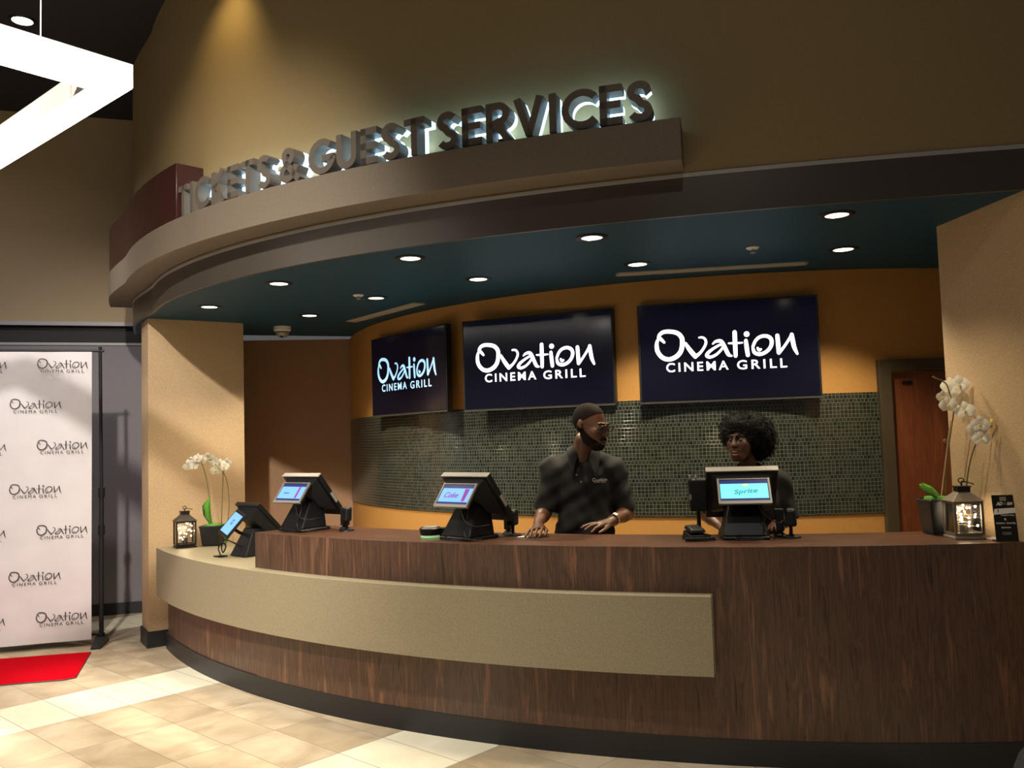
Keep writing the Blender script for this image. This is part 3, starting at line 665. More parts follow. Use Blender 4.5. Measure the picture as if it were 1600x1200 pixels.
# ================================================================== TILL TERMINALS
def rad_at(x, y): return math.degrees(math.atan2(y - O[1], x - O[0]))
def terminal(loc, rz, label, scr, extras, ext_arm=1.0):
    t = thing('till_terminal', label, 'cash register', loc, rz, 'till terminals on the counter')
    # local frame: -y faces the customer
    mb = MB()     # splayed foot and leaning pedestal
    mb.hexa([(-.125, -.115, 0), (.125, -.115, 0), (.135, .13, 0), (-.135, .13, 0)], [(-.12, -.11, .018), (.12, -.11, .018), (.13, .125, .022), (-.13, .125, .022)])
    mb.hexa([(-.120, -.105, .018), (.120, -.105, .018), (.125, .10, .022), (-.125, .10, .022)], [(-.078, .0, .205), (.078, .0, .205), (.085, .11, .185), (-.085, .11, .185)])
    mb.build('pedestal', M['black'], t, bevel=.008)
    # main monitor slab: top edge toward the customer, face to the staff
    top = Vector((0, -.005, .375)); bot = Vector((0, .205, .105)); u = (bot - top).normalized(); nrm = Vector((0, u.z, -u.y)).normalized()
    if nrm.z < 0: nrm = -nrm
    Ts = Matrix((( 1, 0, 0, top.x), (0, u.y, nrm.y, top.y), (0, u.z, nrm.z, top.z), (0, 0, 0, 1)))
    mb = MB(); hw = .192; Lm = (bot - top).length
    mb.box(-hw, hw, 0, Lm, -.022, .012, T=Ts); mb.build('monitor', M['black'], t, bevel=.006)
    mb = MB(); mb.box(-hw + .015, hw - .015, .018, Lm - .02, .0125, .0135, T=Ts); mb.build('monitor_screen', M['panel'], t)
    mb = MB(); mb.box(-hw - .001, hw + .001, -.003, .004, -.024, .013, T=Ts); mb.build('top_edge', M['silver'], t, bevel=.002)
    mb = MB()     # housing behind the monitor, tapering down to the pedestal
    A = [Ts @ Vector(q) for q in ((-.165, .012, -.020), (.165, .012, -.020), (.165, .30, -.020), (-.165, .30, -.020))]
    B_ = [Ts @ Vector(q) for q in ((-.105, .055, -.095), (.105, .055, -.095), (.105, .22, -.085), (-.105, .22, -.085))]
    mb.hexa(B_, A); mb.build('housing', M['black2'], t, bevel=.006)
    mb = MB(); mb.box(hw - .004, hw + .0015, .155, .235, -.016, .006, T=Ts); mb.build('side_label', M['silver'], t)
    # customer display, leaning the other way
    q0 = Vector((0, -.045, .318)); q1 = Vector((0, -.135, .196)); u = (q1 - q0).normalized(); nrm = Vector((0, u.z, -u.y)).normalized()
    if nrm.y > 0: nrm = -nrm
    xx = Vector((1, 0, 0)); up = -u; nn = xx.cross(up).normalized()
    Td = Matrix(((1, up.x, nn.x, q1.x), (0, up.y, nn.y, q1.y), (0, up.z, nn.z, q1.z), (0, 0, 0, 1)))
    Ld = (q1 - q0).length; dw = .138
    mb = MB(); mb.box(-dw, dw, 0, Ld, -.022, 0, T=Td); dsp = mb.build('customer_display', M['black'], t, bevel=.004)
    mb = MB(); mb.box(-dw, -dw + .010, -.004, Ld + .004, -.01, .006, T=Td); mb.box(dw - .010, dw, -.004, Ld + .004, -.01, .006, T=Td); mb.box(-dw, dw, Ld - .003, Ld + .003, -.01, .004, T=Td); mb.box(-dw + .01, dw - .01, -.004, .014, -.01, .004, T=Td)
    mb.build('display_frame', M['silver'] if scr != 'tall' else M['black'], dsp)
    f = nn.dot(Vector((0, -1, 0)))
    mb = MB(); mb.box(-dw + .012, dw - .012, .016, Ld - .006, .0, .0012, T=Td); mb.build('display_border', M['navyscreen'], dsp)
    mb = MB(); mb.box(-dw + .014, dw - .014, .030, Ld - .030, .001, .0020, T=Td)
    mb.build('display_picture', M['cyanscreen'] if scr == 'sprite' else M['bluescreen'], dsp)
    def wr(txt, h, w, x, y, m, name='display_text', rot=0, **k):
        q = text_mb(txt, h=h, w=w, **k); place(q, Td @ Matrix.Translation((x, y, .0026)) @ Matrix.Rotation(R(rot), 4, 'Z')).build(name, M[m], dsp)
    if scr == 'coke':
        wr('Coke', .036, .115, -.032, Ld * .50, 'ink_plum', off=.012, shear=.35)
        mb = MB(); mb.hexa([(.068, .036, .002), (.092, .036, .002), (.092, .036, .003), (.068, .036, .003)], [(.062, Ld - .034, .002), (.098, Ld - .034, .002), (.098, Ld - .034, .003), (.062, Ld - .034, .003)]); place(mb, Td).build('cup_picture', M['ink_plum'], dsp)
    elif scr == 'sprite':
        wr('Sprite', .036, .125, .008, Ld * .46, 'ink_teal', off=.02, shear=.25, rot=4)
        mb = MB(); mb.add([(.010 + .016 * math.cos(a), Ld * .74 + .007 * math.sin(a), .0027) for a in [2 * PI * k / 12 for k in range(12)]], [tuple(range(12))]); place(mb, Td).build('lime_mark', M['ink_lime'], dsp)
    else:
        wr('Ovation', .012, .06, -.05, Ld * .48, 'ink_navy', off=.01)
        mb = MB(); mb.box(.055, .075, .034, Ld - .032, .002, .003, T=Td); mb.build('cup_picture', M['ink_plum'], dsp)
    mb = MB(); mb.tube([(0, -.07, .235), (0, -.02, .25), (0, .03, .25)], .022, 10); mb.box(-.05, .05, -.02, .06, .195, .25); mb.build('display_arm', M['black2'], t)
    # cables
    def cable(pts, r=.0032): mb = MB(); mb.tube(catmull(pts, 8), r, 6); mb.build('cable', M['black'], t, smooth=True)
    if extras:
        cable([(.05, -.10, .21), (.085, -.12, .15), (.12, -.13, .11), (.17, -.10, .085), (.20, -.02, .09)])
        cable([(.08, -.06, .2), (.10, -.1, .12), (.09, -.12, .06), (.13, -.12, .012), (.16, -.03, .006)])
        cable([(-.03, -.118, .03), (-.06, -.14, .008), (.0, -.15, .006), (.08, -.13, .006)], .003)
    return t
terminal((-1.44, 5.93, 1.0715), R(rad_at(-1.44, 5.93) + 90 + 2), 'black till terminal near the left end of the walnut counter, blue display with small cup', 'small', True)
terminal((-.285, 5.13, 1.0715), R(rad_at(-.235, 5.13) + 90 - 16), 'black till terminal left of the man, its blue display reading Coke', 'coke', True)
terminal((1.24, 4.78, 1.0715), R(rad_at(1.215, 4.78) + 90 + 3), 'black till terminal in front of the woman, its cyan display reading Sprite', 'sprite', True)

# the lower terminal on the ledge: upright phone-like display on an arm
def low_terminal():
    t = thing('till_terminal', 'black till terminal standing lower on the khaki ledge at far left, with tilted blue display', 'cash register', (-2.0, 6.55, .8395), R(rad_at(-2.0, 6.55) + 90 + 6), 'till terminals on the counter')
    mb = MB(); mb.hexa([(-.10, -.10, 0), (.12, -.10, 0), (.13, .14, 0), (-.11, .14, 0)], [(-.06, .0, .20), (.07, .0, .20), (.08, .12, .19), (-.07, .12, .19)]); mb.build('pedestal', M['black'], t, bevel=.008)
    top = Vector((0, -.005, .385)); bot = Vector((0, .215, .155)); u = (bot - top).normalized(); nrm = Vector((0, u.z, -u.y)); nrm = nrm if nrm.z > 0 else -nrm
    Ts = Matrix(((1, 0, 0, top.x), (0, u.y, nrm.y, top.y), (0, u.z, nrm.z, top.z), (0, 0, 0, 1))); hw = .16
    mb = MB(); mb.box(-hw, hw, 0, .318, -.02, .012, T=Ts); mb.build('monitor', M['black'], t, bevel=.006)
    mb = MB(); mb.hexa([Ts @ Vector(q) for q in ((-.09, .06, -.09), (.09, .06, -.09), (.09, .22, -.08), (-.09, .22, -.08))], [Ts @ Vector(q) for q in ((-.14, .015, -.019), (.14, .015, -.019), (.14, .28, -.019), (-.14, .28, -.019))]); mb.build('housing', M['black2'], t, bevel=.006)
    q1 = Vector((-.03, -.20, .165)); up = Vector((0.05, .115, .145)).normalized(); xx = Vector((1, 0, -.05)).normalized(); nn = xx.cross(up).normalized(); xx = up.cross(nn)
    Td = Matrix(((xx.x, up.x, nn.x, q1.x), (xx.y, up.y, nn.y, q1.y), (xx.z, up.z, nn.z, q1.z), (0, 0, 0, 1)))
    mb = MB(); mb.box(-.085, .085, 0, .215, -.018, 0, T=Td); dsp = mb.build('customer_display', M['black'], t, bevel=.008)
    mb = MB(); mb.box(-.068, .068, .024, .192, 0, .0012, T=Td); mb.build('display_picture', M['bluescreen'], dsp)
    mb = MB(); place(text_mb('CG', h=.045, w=.028, off=.01), Td @ Matrix.Translation((0, .12, .0018))).build('display_text', M['ink_navy'], dsp)
    mb = MB(); mb.tube([(-.03, -.13, .22), (-.02, -.06, .17), (0, .02, .14)], .012, 8); mb.build('display_arm', M['black2'], t)
    mb = MB(); mb.tube(catmull([(-.10, -.17, .012), (-.13, -.17, .06), (-.10, -.16, .105), (-.06, -.15, .08), (-.10, -.15, .03), (-.14, -.14, .07), (-.11, -.13, .12), (-.04, -.10, .10), (0, -.05, .06)], 8), .0055, 7); mb.box(-.15, -.07, -.20, -.13, 0, .008); mb.build('cable', M['black'], t)
low_terminal()

# card reader with green rim left of the middle terminal
cr = thing('card_reader', 'small round black card reader with pale green rim beside the Coke terminal', 'card reader', (-.515, 5.27, 1.0715), R(20))
mb = MB(); mb.lathe([(.058, .006), (.064, .03), (.068, .052), (.052, .062)], n=28); mb.box(.03, .11, -.04, .04, .004, .05); mb.build('reader_body', M['black'], cr, smooth='auto')
mb = MB(); mb.lathe([(.060, 0), (.0605, .0115), (.0585, .014)], n=28); mb.build('green_rim', M['greenrim'], cr, smooth='auto')
mb = MB(); mb.lathe([(.046, .0625), (.044, .0635)], n=24); mb.build('top_plate', M['silver'], cr)
# coiled handset left of the right-hand terminal
hs = thing('telephone', 'small black desk telephone with coiled cord left of the Sprite terminal', 'telephone', (.965, 4.745, 1.0715), R(8))
mb = MB(); mb.hexa([(-.055, -.06, 0), (.055, -.06, 0), (.055, .07, 0), (-.055, .07, 0)], [(-.045, -.05, .03), (.045, -.05, .03), (.045, .06, .05), (-.045, .06, .05)]); mb.build('base', M['black'], hs, bevel=.006)
mb = MB(); mb.hexa([(-.045, -.055, .040), (.045, -.055, .040), (.045, .06, .056), (-.045, .06, .056)], [(-.038, -.045, .062), (.038, -.045, .062), (.038, .05, .078), (-.038, .05, .078)]); mb.build('handset', M['black'], hs, bevel=.008)
pts = []
for k in range(261):
    u = k / 260; a = 2 * PI * 26 * u; base = Vector((-.085 + .17 * u, -.075 - .015 * math.sin(PI * u), .0115)); pts.append(base + Vector((0, .009 * math.cos(a), .009 * math.sin(a))))
mb = MB(); mb.tube(pts, .0021, 5); mb.build('coiled_cord', M['black'], hs, smooth=True)
mb = MB(); mb.tube(catmull([(.05, -.05, .02), (.075, -.03, .02), (.085, .03, .02), (.075, .09, .02)], 8), .004, 6); mb.build('cable', M['black'], hs, smooth=True)
# small scanner / speaker on round foot, twice
def scanner(loc, rz, label):
    s_ = thing('barcode_scanner', label, 'scanner', loc, rz, 'scanners on round feet')
    mb = MB(); mb.lathe([(.052, 0), (.050, .006), (.02, .012), (.012, .018)], n=24); mb.build('foot', M['black'], s_, smooth='auto')
    mb = MB(); mb.tube([(0, 0, .012), (0, .0, .05), (.0, .01, .10)], [.010, .009, .016], 10); mb.build('neck', M['black'], s_, smooth=True)
    mb = MB(); mb.hexa([(-.034, -.035, .06), (.034, -.035, .06), (.034, .02, .062), (-.034, .02, .062)], [(-.026, -.015, .150), (.026, -.015, .150), (.022, .035, .158), (-.022, .035, .158)]); mb.build('scanner_head', M['black'], s_, bevel=.012)
    mb = MB(); mb.hexa([(-.075, .01, .03), (-.035, .01, .03), (-.035, .06, .03), (-.075, .06, .03)], [(-.085, .02, .15), (-.035, .02, .15), (-.035, .07, .15), (-.085, .07, .15)]); mb.lathe([(.038, 0), (.036, .008), (.012, .03)], c=(-.058, .035, 0), n=20); mb.build('cradle', M['black2'], s_, bevel=.006)
    return s_
scanner((1.475, 4.72, 1.0715), R(rad_at(1.475, 4.72) + 90 - 10), 'black scanner on round foot standing right of the Sprite terminal')
scanner((-1.12, 5.80, 1.0715), R(rad_at(-1.12, 5.80) + 90), 'black scanner partly behind the right side of the leftmost counter terminal')
scanner((-.02, 5.22, 1.0715), R(rad_at(-.02, 5.22) + 90 - 10), 'black scanner close against the right side of the Coke terminal')
def paper(name, label, loc, rz, w, d):
    mb = MB(); mb.add([(-w, -d, 0), (w, -d, 0), (w, d, .004), (-w, d, 0), (-w, -d, .001), (w, -d, .001), (w, d, .005), (-w, d, .001)], [(3, 2, 1, 0), (4, 5, 6, 7), (0, 1, 5, 4), (1, 2, 6, 5), (2, 3, 7, 6), (3, 0, 4, 7)])
    o = mb.build(name, M['paper']); o.location = loc; o.rotation_euler[2] = rz; tag(o, label, 'paper')
paper('paper_slip', 'crumpled white paper slip on the counter between the Coke terminal and the man', (.035, 5.13, 1.0712), R(20), .03, .012)
# payment pinpad on a side bracket left of the right terminal
pp = thing('payment_terminal', 'black payment terminal mounted upright beside the woman, left of the Sprite terminal', 'card reader', (1.02, 4.90, 1.0715), R(rad_at(1.02, 4.9) + 90 + 5))
mb = MB(); mb.lathe([(.05, 0), (.048, .006), (.012, .010), (.010, .18)], n=20); mb.build('stand', M['black2'], pp)
mb = MB(); mb.hexa([(-.045, -.035, .14), (.05, -.035, .14), (.05, .035, .14), (-.045, .035, .14)], [(-.05, -.03, .315), (.05, -.03, .315), (.05, .045, .325), (-.05, .045, .325)]); mb.build('pinpad_body', M['black'], pp, bevel=.008)
mb = MB(); mb.box(-.046, -.034, -.028, .02, .318, .340); mb.box(-.012, -.004, -.028, .02, .318, .336); mb.build('paper_cutter', M['silver'], pp)
mb = MB(); mb.box(-.047, -.036, -.0375, -.035, .205, .235); mb.build('label_plate', M['silver'], pp)

# ================================================================== LANTERNS
def lantern(loc, rz, label, w, h, roof, frame, nb, seed, group='lanterns filled with fairy lights'):
    t = thing('lantern', label, 'lantern', loc, rz, group); rnd = random.Random(seed)
    mb = MB(); mb.box(-w * 1.13, w * 1.13, -w * 1.13, w * 1.13, 0, .012); mb.box(-w, w, -w, w, .012, .020); mb.build('base', M[frame], t, bevel=.002)
    mb = MB()
    for sx in (-1, 1):
        for sy in (-1, 1): mb.box(sx * w - .006, sx * w + .006, sy * w - .006, sy * w + .006, .020, h)
    for s in (-1, 1):
        mb.box(-w, w, s * w - .005, s * w + .005, .020, .030); mb.box(-w, w, s * w - .005, s * w + .005, h - .012, h)
        mb.box(s * w - .005, s * w + .005, -w, w, .020, .030); mb.box(s * w - .005, s * w + .005, -w, w, h - .012, h)
    mb.build('frame', M[frame if frame == 'lantern' else 'lantern_roof'], t)
    mb = MB()
    for s in (-1, 1): mb.box(-w + .006, w - .006, s * w - .001, s * w + .001, .03, h - .012); mb.box(s * w - .001, s * w + .001, -w + .006, w - .006, .03, h - .012)
    mb.build('glass_panes', M['glass'], t)
    a, b, hh = w * 1.2, w * .42, w * .72
    mb = MB(); mb.hexa([(-a, -a, h), (a, -a, h), (a, a, h), (-a, a, h)], [(-b, -b, h + hh), (b, -b, h + hh), (b, b, h + hh), (-b, b, h + hh)]); mb.build('roof', M[roof], t, bevel=.002)
    mb = MB(); mb.box(-b * 1.1, b * 1.1, -b * 1.1, b * 1.1, h + hh, h + hh + .022); mb.box(-b * 1.25, b * 1.25, -b * 1.25, b * 1.25, h + hh + .022, h + hh + .028); mb.build('chimney_cap', M['lantern'], t)
    mb = MB(); z = h + hh + .028; mb.tube([(0, 0, z), (0, 0, z + .018)], .005, 8); mb.tube([(.014 * math.cos(a_), 0, z + .028 + .012 * math.sin(a_)) for a_ in [2 * PI * k / 14 for k in range(15)]], .003, 6)
    mb.tube([(.0, 0, z + .024), (.05, .0, z + .012), (.062, 0, z + .006)], .003, 6); mb.build('handle', M['lantern'], t)
    mb = MB(); mb.lathe([(w * .30, .020), (w * .30, .075), (w * .24, .080)], n=20); mb.build('candle', M['candle'], t)
    pts = []; 
    for k in range(nb): pts.append(Vector((rnd.uniform(-.8, .8) * w, rnd.uniform(-.8, .8) * w, h - .02 - (h - .07) * (k / nb) ** 1.15 * .95)))
    ls = MB(); ls.tube(catmull([tuple(p) for p in pts], 3), .0007, 4); wire = ls.build('light_string', M['gold'], t)
    bm_ = MB(); bm_.ball((0, 0, 0), .0052, 8); b0 = None
    for p in pts:
        if b0 is None: b0 = bm_.build('bulb', M['bulb'], wire, smooth=True); o = b0
        else: o = b0.copy(); C.objects.link(o)
        o.location = p + Vector((rnd.uniform(-1, 1), rnd.uniform(-1, 1), rnd.uniform(-1, 1))) * .004; s_ = rnd.uniform(.75, 1.25); o.scale = (s_,) * 3
    l = bpy.data.lights.new('fairy_glow', 'POINT'); l.energy = .35; l.color = (1, .78, .5); l.shadow_soft_size = .04
    lo = bpy.data.objects.new('fairy_glow', l); C.objects.link(lo); lo.location = Vector(loc) + Vector((0, 0, h * .6))
lantern((-2.72, 7.20, .8395), R(30), 'small dark metal lantern with fairy lights on the khaki ledge at far left', .072, .215, 'lantern', 'lantern', 26, 5)
lantern((2.292, 4.50, 1.0715), R(-5), 'larger bronze-roofed lantern with fairy lights at the right end of the counter', .066, .188, 'lantern_roof', 'lantern_pale', 36, 9)

# ================================================================== ORCHIDS
def flower(mb_p, mb_l, c, d, s, seed):
    """five broad petals and a lip, facing direction d"""
    d = Vector(d).normalized(); x = d.cross(Vector((0, 0, 1))).normalized(); z = x.cross(d).normalized(); rnd = random.Random(seed)
    def petal(ang, ln, wd, cup):
        u = x * math.cos(ang) + z * math.sin(ang); v = d.cross(u); n = 5; vs = []
        for i in range(n + 1):
            t = i / n; w = wd * math.sin(PI * min(1, t * .86 + .10)) ** .8; 
            for k in (-1, -.5, 0, .5, 1): vs.append(Vector(c) + u * ln * t + v * w * k + d * (cup * math.sin(t * 2.6) * ln - abs(k) * w * .18))
        fs = [(i * 5 + k, i * 5 + k + 1, (i + 1) * 5 + k + 1, (i + 1) * 5 + k) for i in range(n) for k in range(4)]
        mb_p.add(vs, fs)
    for a, ln, wd in ((0, 1, .62), (PI, 1, .62), (PI / 2, .95, .40), (PI * 1.27, .9, .36), (PI * 1.73, .9, .36)):
        petal(a + rnd.uniform(-.08, .08), s * ln, s * wd, rnd.uniform(.05, .25))
    mb_l.ball(Vector(c) + d * s * .18 - z * s * .12, s * .16, 8, sc=(1, 1, .8)); mb_l.ball(Vector(c) + d * s * .26 - z * s * .3, s * .10, 6)
def orchid(loc, label, pot, leaves, stems, flowers, stakes, buds=()):
    t = thing('potted_orchid', label, 'potted orchid', loc, 0)
    pw, pd, ph = pot; mb = MB()
    q = [(-1, -1), (1, -1), (1, 1), (-1, 1)]
    mb.hexa([(a * pd, b * pd, .0) for a, b in q], [(a * pd * 1.03, b * pd * 1.03, .01) for a, b in q]); mb.hexa([(a * pd * 1.03, b * pd * 1.03, .01) for a, b in q], [(a * pw, b * pw, ph) for a, b in q])
    mb.box(-pw * 1.03, pw * 1.03, -pw * 1.03, pw * 1.03, ph - .012, ph); mb.build('pot', M['pot'], t, bevel=.012)
    mb = MB(); mb.lathe([(pw * .86, ph), (pw * .8, ph + .012), (pw * .3, ph + .016)], n=18); mb.build('moss', M['leafm'], t)
    for L_ in leaves:      # centre line with half-widths
        pts = [Vector(p[:3]) for p in L_]; ws = [p[3] for p in L_]; mb = MB(); vs = []
        side = Vector(L_[0][4]).normalized()
        for p, w in zip(pts, ws): vs += [p - side * w, p + Vector((0, 0, -.006)), p + side * w, p + Vector((0, .003, -.010))]
        n = len(pts); fs = []
        for i in range(n - 1):
            for k in range(4): fs.append((4 * i + k, 4 * i + (k + 1) % 4, 4 * i + 4 + (k + 1) % 4, 4 * i + 4 + k))
        mb.add(vs, fs); mb.build('leaf', M['leafm'], t, smooth=True)
    for s_ in stems: mb = MB(); mb.tube(catmull(s_, 6), .0038, 6); mb.build('stem', M['stem'], t, smooth=True)
    for s_ in stakes: mb = MB(); mb.tube(s_, .0034, 6); mb.build('stake', M['stake'], t)
    for k, (c, d, s) in enumerate(flowers):
        a, b = MB(), MB(); flower(a, b, c, d, s, k + 3); fo = a.build('flower', M['petal'], t, smooth=True); b.build('flower_lip', M['lip'], fo, smooth=True)
    for c, r in buds: mb = MB(); mb.ball(c, r, 8, sc=(1, .8, 1.3)); mb.build('bud', M['lip'], t, smooth=True)
# left orchid: low arching cluster
rnd = random.Random(3); fl_ = []
for k in range(17):
    u = k / 16; x = -.205 + .33 * u; z = .672 + .035 * math.sin(u * 3.0) + rnd.uniform(-.03, .025) - (.05 if u > .6 else 0) * rnd.random() * 1.6
    fl_.append(((x + rnd.uniform(-.01, .01), rnd.uniform(-.05, .03), z), (rnd.uniform(-.4, .4), -1, rnd.uniform(-.4, .3)), rnd.uniform(.042, .050)))
orchid((-2.515, 7.28, .8395), 'white moth orchid in a black square pot on the khaki ledge, blossoms bunched above', (.088, .068, .165),
       [[(-.01, -.02, .17, .012, (1, 0, 0)), (-.03, -.05, .25, .032, (1, 0, 0)), (-.035, -.06, .33, .034, (1, 0, 0)), (-.01, -.05, .395, .006, (1, 0, 0))],
        [(.06, -.03, .16, .01, (1, .2, 0)), (.11, -.06, .13, .022, (1, .2, 0)), (.14, -.08, .07, .022, (1, .2, 0)), (.13, -.08, .02, .006, (1, .2, 0))]],
       [[(-.02, 0, .17), (-.03, 0, .4), (-.06, -.01, .6), (-.10, -.02, .70), (-.19, -.03, .72)], [(.07, 0, .17), (.08, 0, .4), (.085, 0, .62), (.06, -.02, .69), (-.02, -.03, .71)],
        [(.12, 0, .16), (.135, 0, .35), (.12, 0, .52), (.09, 0, .60)]],
       fl_, [[(0, .01, .16), (-.02, 0, .62)]])
# right orchid: two tall stems
sp = [((2.348, 4.64, 1.858), .050), ((2.392, 4.60, 1.862), .052), ((2.352, 4.62, 1.79), .050), ((2.398, 4.58, 1.785), .046), ((2.282, 4.60, 1.80), .034), ((2.298, 4.58, 1.755), .046), ((2.40, 4.56, 1.722), .052)]
sp2 = [((2.385, 4.45, 1.625), .050), ((2.425, 4.42, 1.648), .046), ((2.395, 4.42, 1.575), .044), ((2.36, 4.44, 1.610), .036)]
LX, LY, LZ = 2.262, 4.70, 1.0715; rnd = random.Random(8)
fl2 = [((min(c[0], 2.375) - LX - .01, c[1] - LY, c[2] - LZ), (rnd.uniform(-.7, .3), -1, rnd.uniform(-.3, .2)), s) for c, s in sp + sp2]
orchid((LX, LY, LZ), 'tall white moth orchid in a black square pot at the right end of the counter', (.080, .062, .185),
       [[(.0, -.04, .19, .014, (0, .3, 1)), (-.05, -.06, .225, .030, (.2, .3, 1)), (-.10, -.07, .25, .026, (.2, .3, 1)), (-.125, -.07, .262, .008, (.2, .3, 1))],
        [(.03, -.05, .19, .012, (0, .5, 1)), (.08, -.05, .20, .02, (0, .5, 1)), (.12, -.05, .185, .01, (0, .5, 1))]],
       [[(.04, 0, .19), (.055, -.02, .40), (.075, -.04, .55), (.085, -.06, .66), (.06, -.08, .74), (.04, -.08, .80), (-.03, -.09, .835)],
        [(.10, -.1, .19), (.095, -.15, .33), (.11, -.2, .46), (.15, -.24, .55), (.17, -.27, .565)]],
       fl2, [[(.02, 0, .19), (.075, -.04, .60)], [(.09, -.12, .3), (.105, -.17, .50)]], buds=[((.165, -.28, .585), .012)])

# ================================================================== SIGN STAND
ss = thing('counter_sign', 'black and white assistive listening sign standing at the right end of the counter', 'sign', (2.405, 4.31, 1.0715), R(-6))
Tt = Matrix.Rotation(R(-7), 4, 'X')
mb = MB(); mb.box(-.052, .052, -.002, .002, 0, .225, T=Tt); mb.hexa([(-.052, -.01, 0), (.052, -.01, 0), (.052, .05, 0), (-.052, .05, 0)], [(-.052, -.002, .004), (.052, -.002, .004), (.052, .05, .004), (-.052, .05, .004)])
board = mb.build('sign_board', M['black'], ss)
def st(txt, x, z, h, w, m='white', name='lettering', **k): place(text_mb(txt, h=h, w=w, **k), Tt @ Matrix.Translation((x, -.0026, z)) @ UPR).build(name, M[m], board)
mb = MB(); mb.box(-.016, .014, -.003, -.002, .196, .216, T=Tt); mb.build('symbol_plate', M['silver'], board)
st('AD', -.020, .183, .017, .030, off=.04, shear=.3); st(')))', .0045, .183, .016, .014, 'silver'); st('R/4', .029, .182, .016, .026, off=.04, shear=.3)
mb = MB(); mb.add([Tt @ Vector(q) for q in ((-.053, -.004, .129), (.053, -.004, .137), (.053, -.004, .162), (-.045, -.004, .158))], [(0, 1, 2, 3)]); mb.build('white_tape', M['paper'], board)
mb = MB(); mb.box(-.032, -.028, -.0046, -.004, .140, .156, T=Tt); mb.build('tape_mark', M['ink'], board)
st('Captioning', .012, .126, .010, .062, off=.01); st('&', 0, .107, .011, None, off=.03); st('Assistive  Listening', 0, .087, .011, .09, off=.01); st('Systems', 0, .066, .011, .044, off=.01); st('CCDHOH', 0, .038, .014, .042, 'silver', off=.03)
paper('paper_card', 'white paper card lying at the far right end of the counter behind the sign', (2.395, 4.42, 1.0712), R(5), .03, .04)

# ================================================================== BANNER, STAND, CARPET
BA = Vector((-3.63, 7.50, 0)); bd = Vector((-.65, -.20, 0)).normalized(); bw = 2.35; bn = Vector((bd.y, -bd.x, 0)); bn = bn if bn.y < 0 else -bn
mb = MB(); nu, nv = 40, 8; vs = []; z0_, z1_ = .055, 2.505
for side in (0, 1):
    for i in range(nu + 1):
        for j in range(nv + 1):
            u = i / nu * bw; z = z0_ + (z1_ - z0_) * j / nv; wv = .006 * math.sin(u * 5.1 + 1) * math.sin(j * .8) + .004 * math.sin(u * 13)
            vs.append(BA + bd * u + bn * (wv - .0015 * side) + Vector((0, 0, z)))
st_ = (nu + 1) * (nv + 1); fs = []
for s in (0, 1):
    for i in range(nu):
        for j in range(nv):
            a = s * st_ + i * (nv + 1) + j; q = (a, a + nv + 1, a + nv + 2, a + 1); fs.append(q if s else q[::-1])
mb.add(vs, fs); bn_o = tag(mb.build('backdrop_banner', M['banner'], smooth=True), 'tall white fabric backdrop printed with rows of dark logos, hung at far left', 'banner')
xa = -bd; Tb0 = Matrix(((xa.x, 0, bn.x, 0), (xa.y, 0, bn.y, 0), (0, 1, 0, 0), (0, 0, 0, 1)))
lg = logo_mesh(.395, .62, .0008, 0.0); pr = MB()
rows = [(2.392, 0), (2.050, 1), (1.700, 0), (1.335, 1), (.985, 0), (.610, 1), (.262, 0)]
for z, par in rows:
    for k in range(4):
        u = .225 + par * .205 + k * .62
        if u + .2 > bw: continue
        c_ = BA + bd * u + bn * .0125 + Vector((0, 0, z)); q = place(lg, Matrix.Translation(c_) @ Tb0); pr.add(q.v, q.f)
pr.build('printed_logos', M['ink'], bn_o)
stn = thing('banner_stand', 'black telescopic pole stand holding the white backdrop', 'stand', (-3.56, 7.53, 0))
def loc_(p): return Vector(p) - Vector((-3.56, 7.53, 0))
for off, nm in ((0.0, 'pole'), (bw + .14, 'pole')):
    b0 = bd * off
    mb = MB(); mb.tube([b0 + Vector((0, 0, .03)), b0 + Vector((-.0, 0, 1.30))], .019, 12); mb.tube([b0 + Vector((0, 0, 1.30)), b0 + Vector((-.012, 0, 2.55))], .014, 12); mb.build('pole', M['black2'], stn, smooth='auto')
    for z in (1.30, .98): mb = MB(); mb.tube([b0 + Vector((0, 0, z - .05)), b0 + Vector((0, 0, z + .03))], .027, 12); mb.build('collar', M['black'], stn)
    mb = MB(); fx = Vector((.10, -.14, 0)); 
    n_ = bn; s2 = bd
    lo = [b0 + n_ * .17 + s2 * .06, b0 + n_ * .17 - s2 * .02, b0 - n_ * .16 - s2 * .04, b0 - n_ * .16 + s2 * .04]; hi = [b0 + n_ * .05 + s2 * .045, b0 + n_ * .05 - s2 * .045, b0 - n_ * .06 - s2 * .045, b0 - n_ * .06 + s2 * .045]
    mb.hexa(lo, [p + Vector((0, 0, .012)) for p in lo]); mb.hexa([p + Vector((0, 0, .012)) for p in lo], [p + Vector((0, 0, .075)) for p in hi]); mb.build('foot', M['black'], stn, bevel=.004)
mb = MB(); mb.tube([bd * -.03 + Vector((-.01, 0, 2.515)), bd * (bw + .2) + Vector((0, 0, 2.515))], .012, 10); mb.build('crossbar', M['black'], stn)
mb = MB(); mb.tube([bd * -.02 - bn * .05 + Vector((0, 0, .085)), bd * (bw + .2) - bn * .05 + Vector((0, 0, .085))], .010, 10); mb.build('lower_bar', M['black'], stn)
mb = MB(); c0, c1, c2 = Vector((-3.512, 7.247, 0)), Vector((-3.238, 6.455, 0)), Vector((-3.30, 6.40, 0))
d_ = (Vector((-4.167, 7.095, 0)) - c0).normalized(); pts = [c0, c1, c2, c2 + d_ * 3.2, c0 + d_ * 3.0]
mb.prism([(p.x, p.y) for p in pts], .001, .009); rc = tag(mb.build('red_carpet', M['carpet']), 'bright red carpet laid on the floor before the white backdrop', 'carpet')
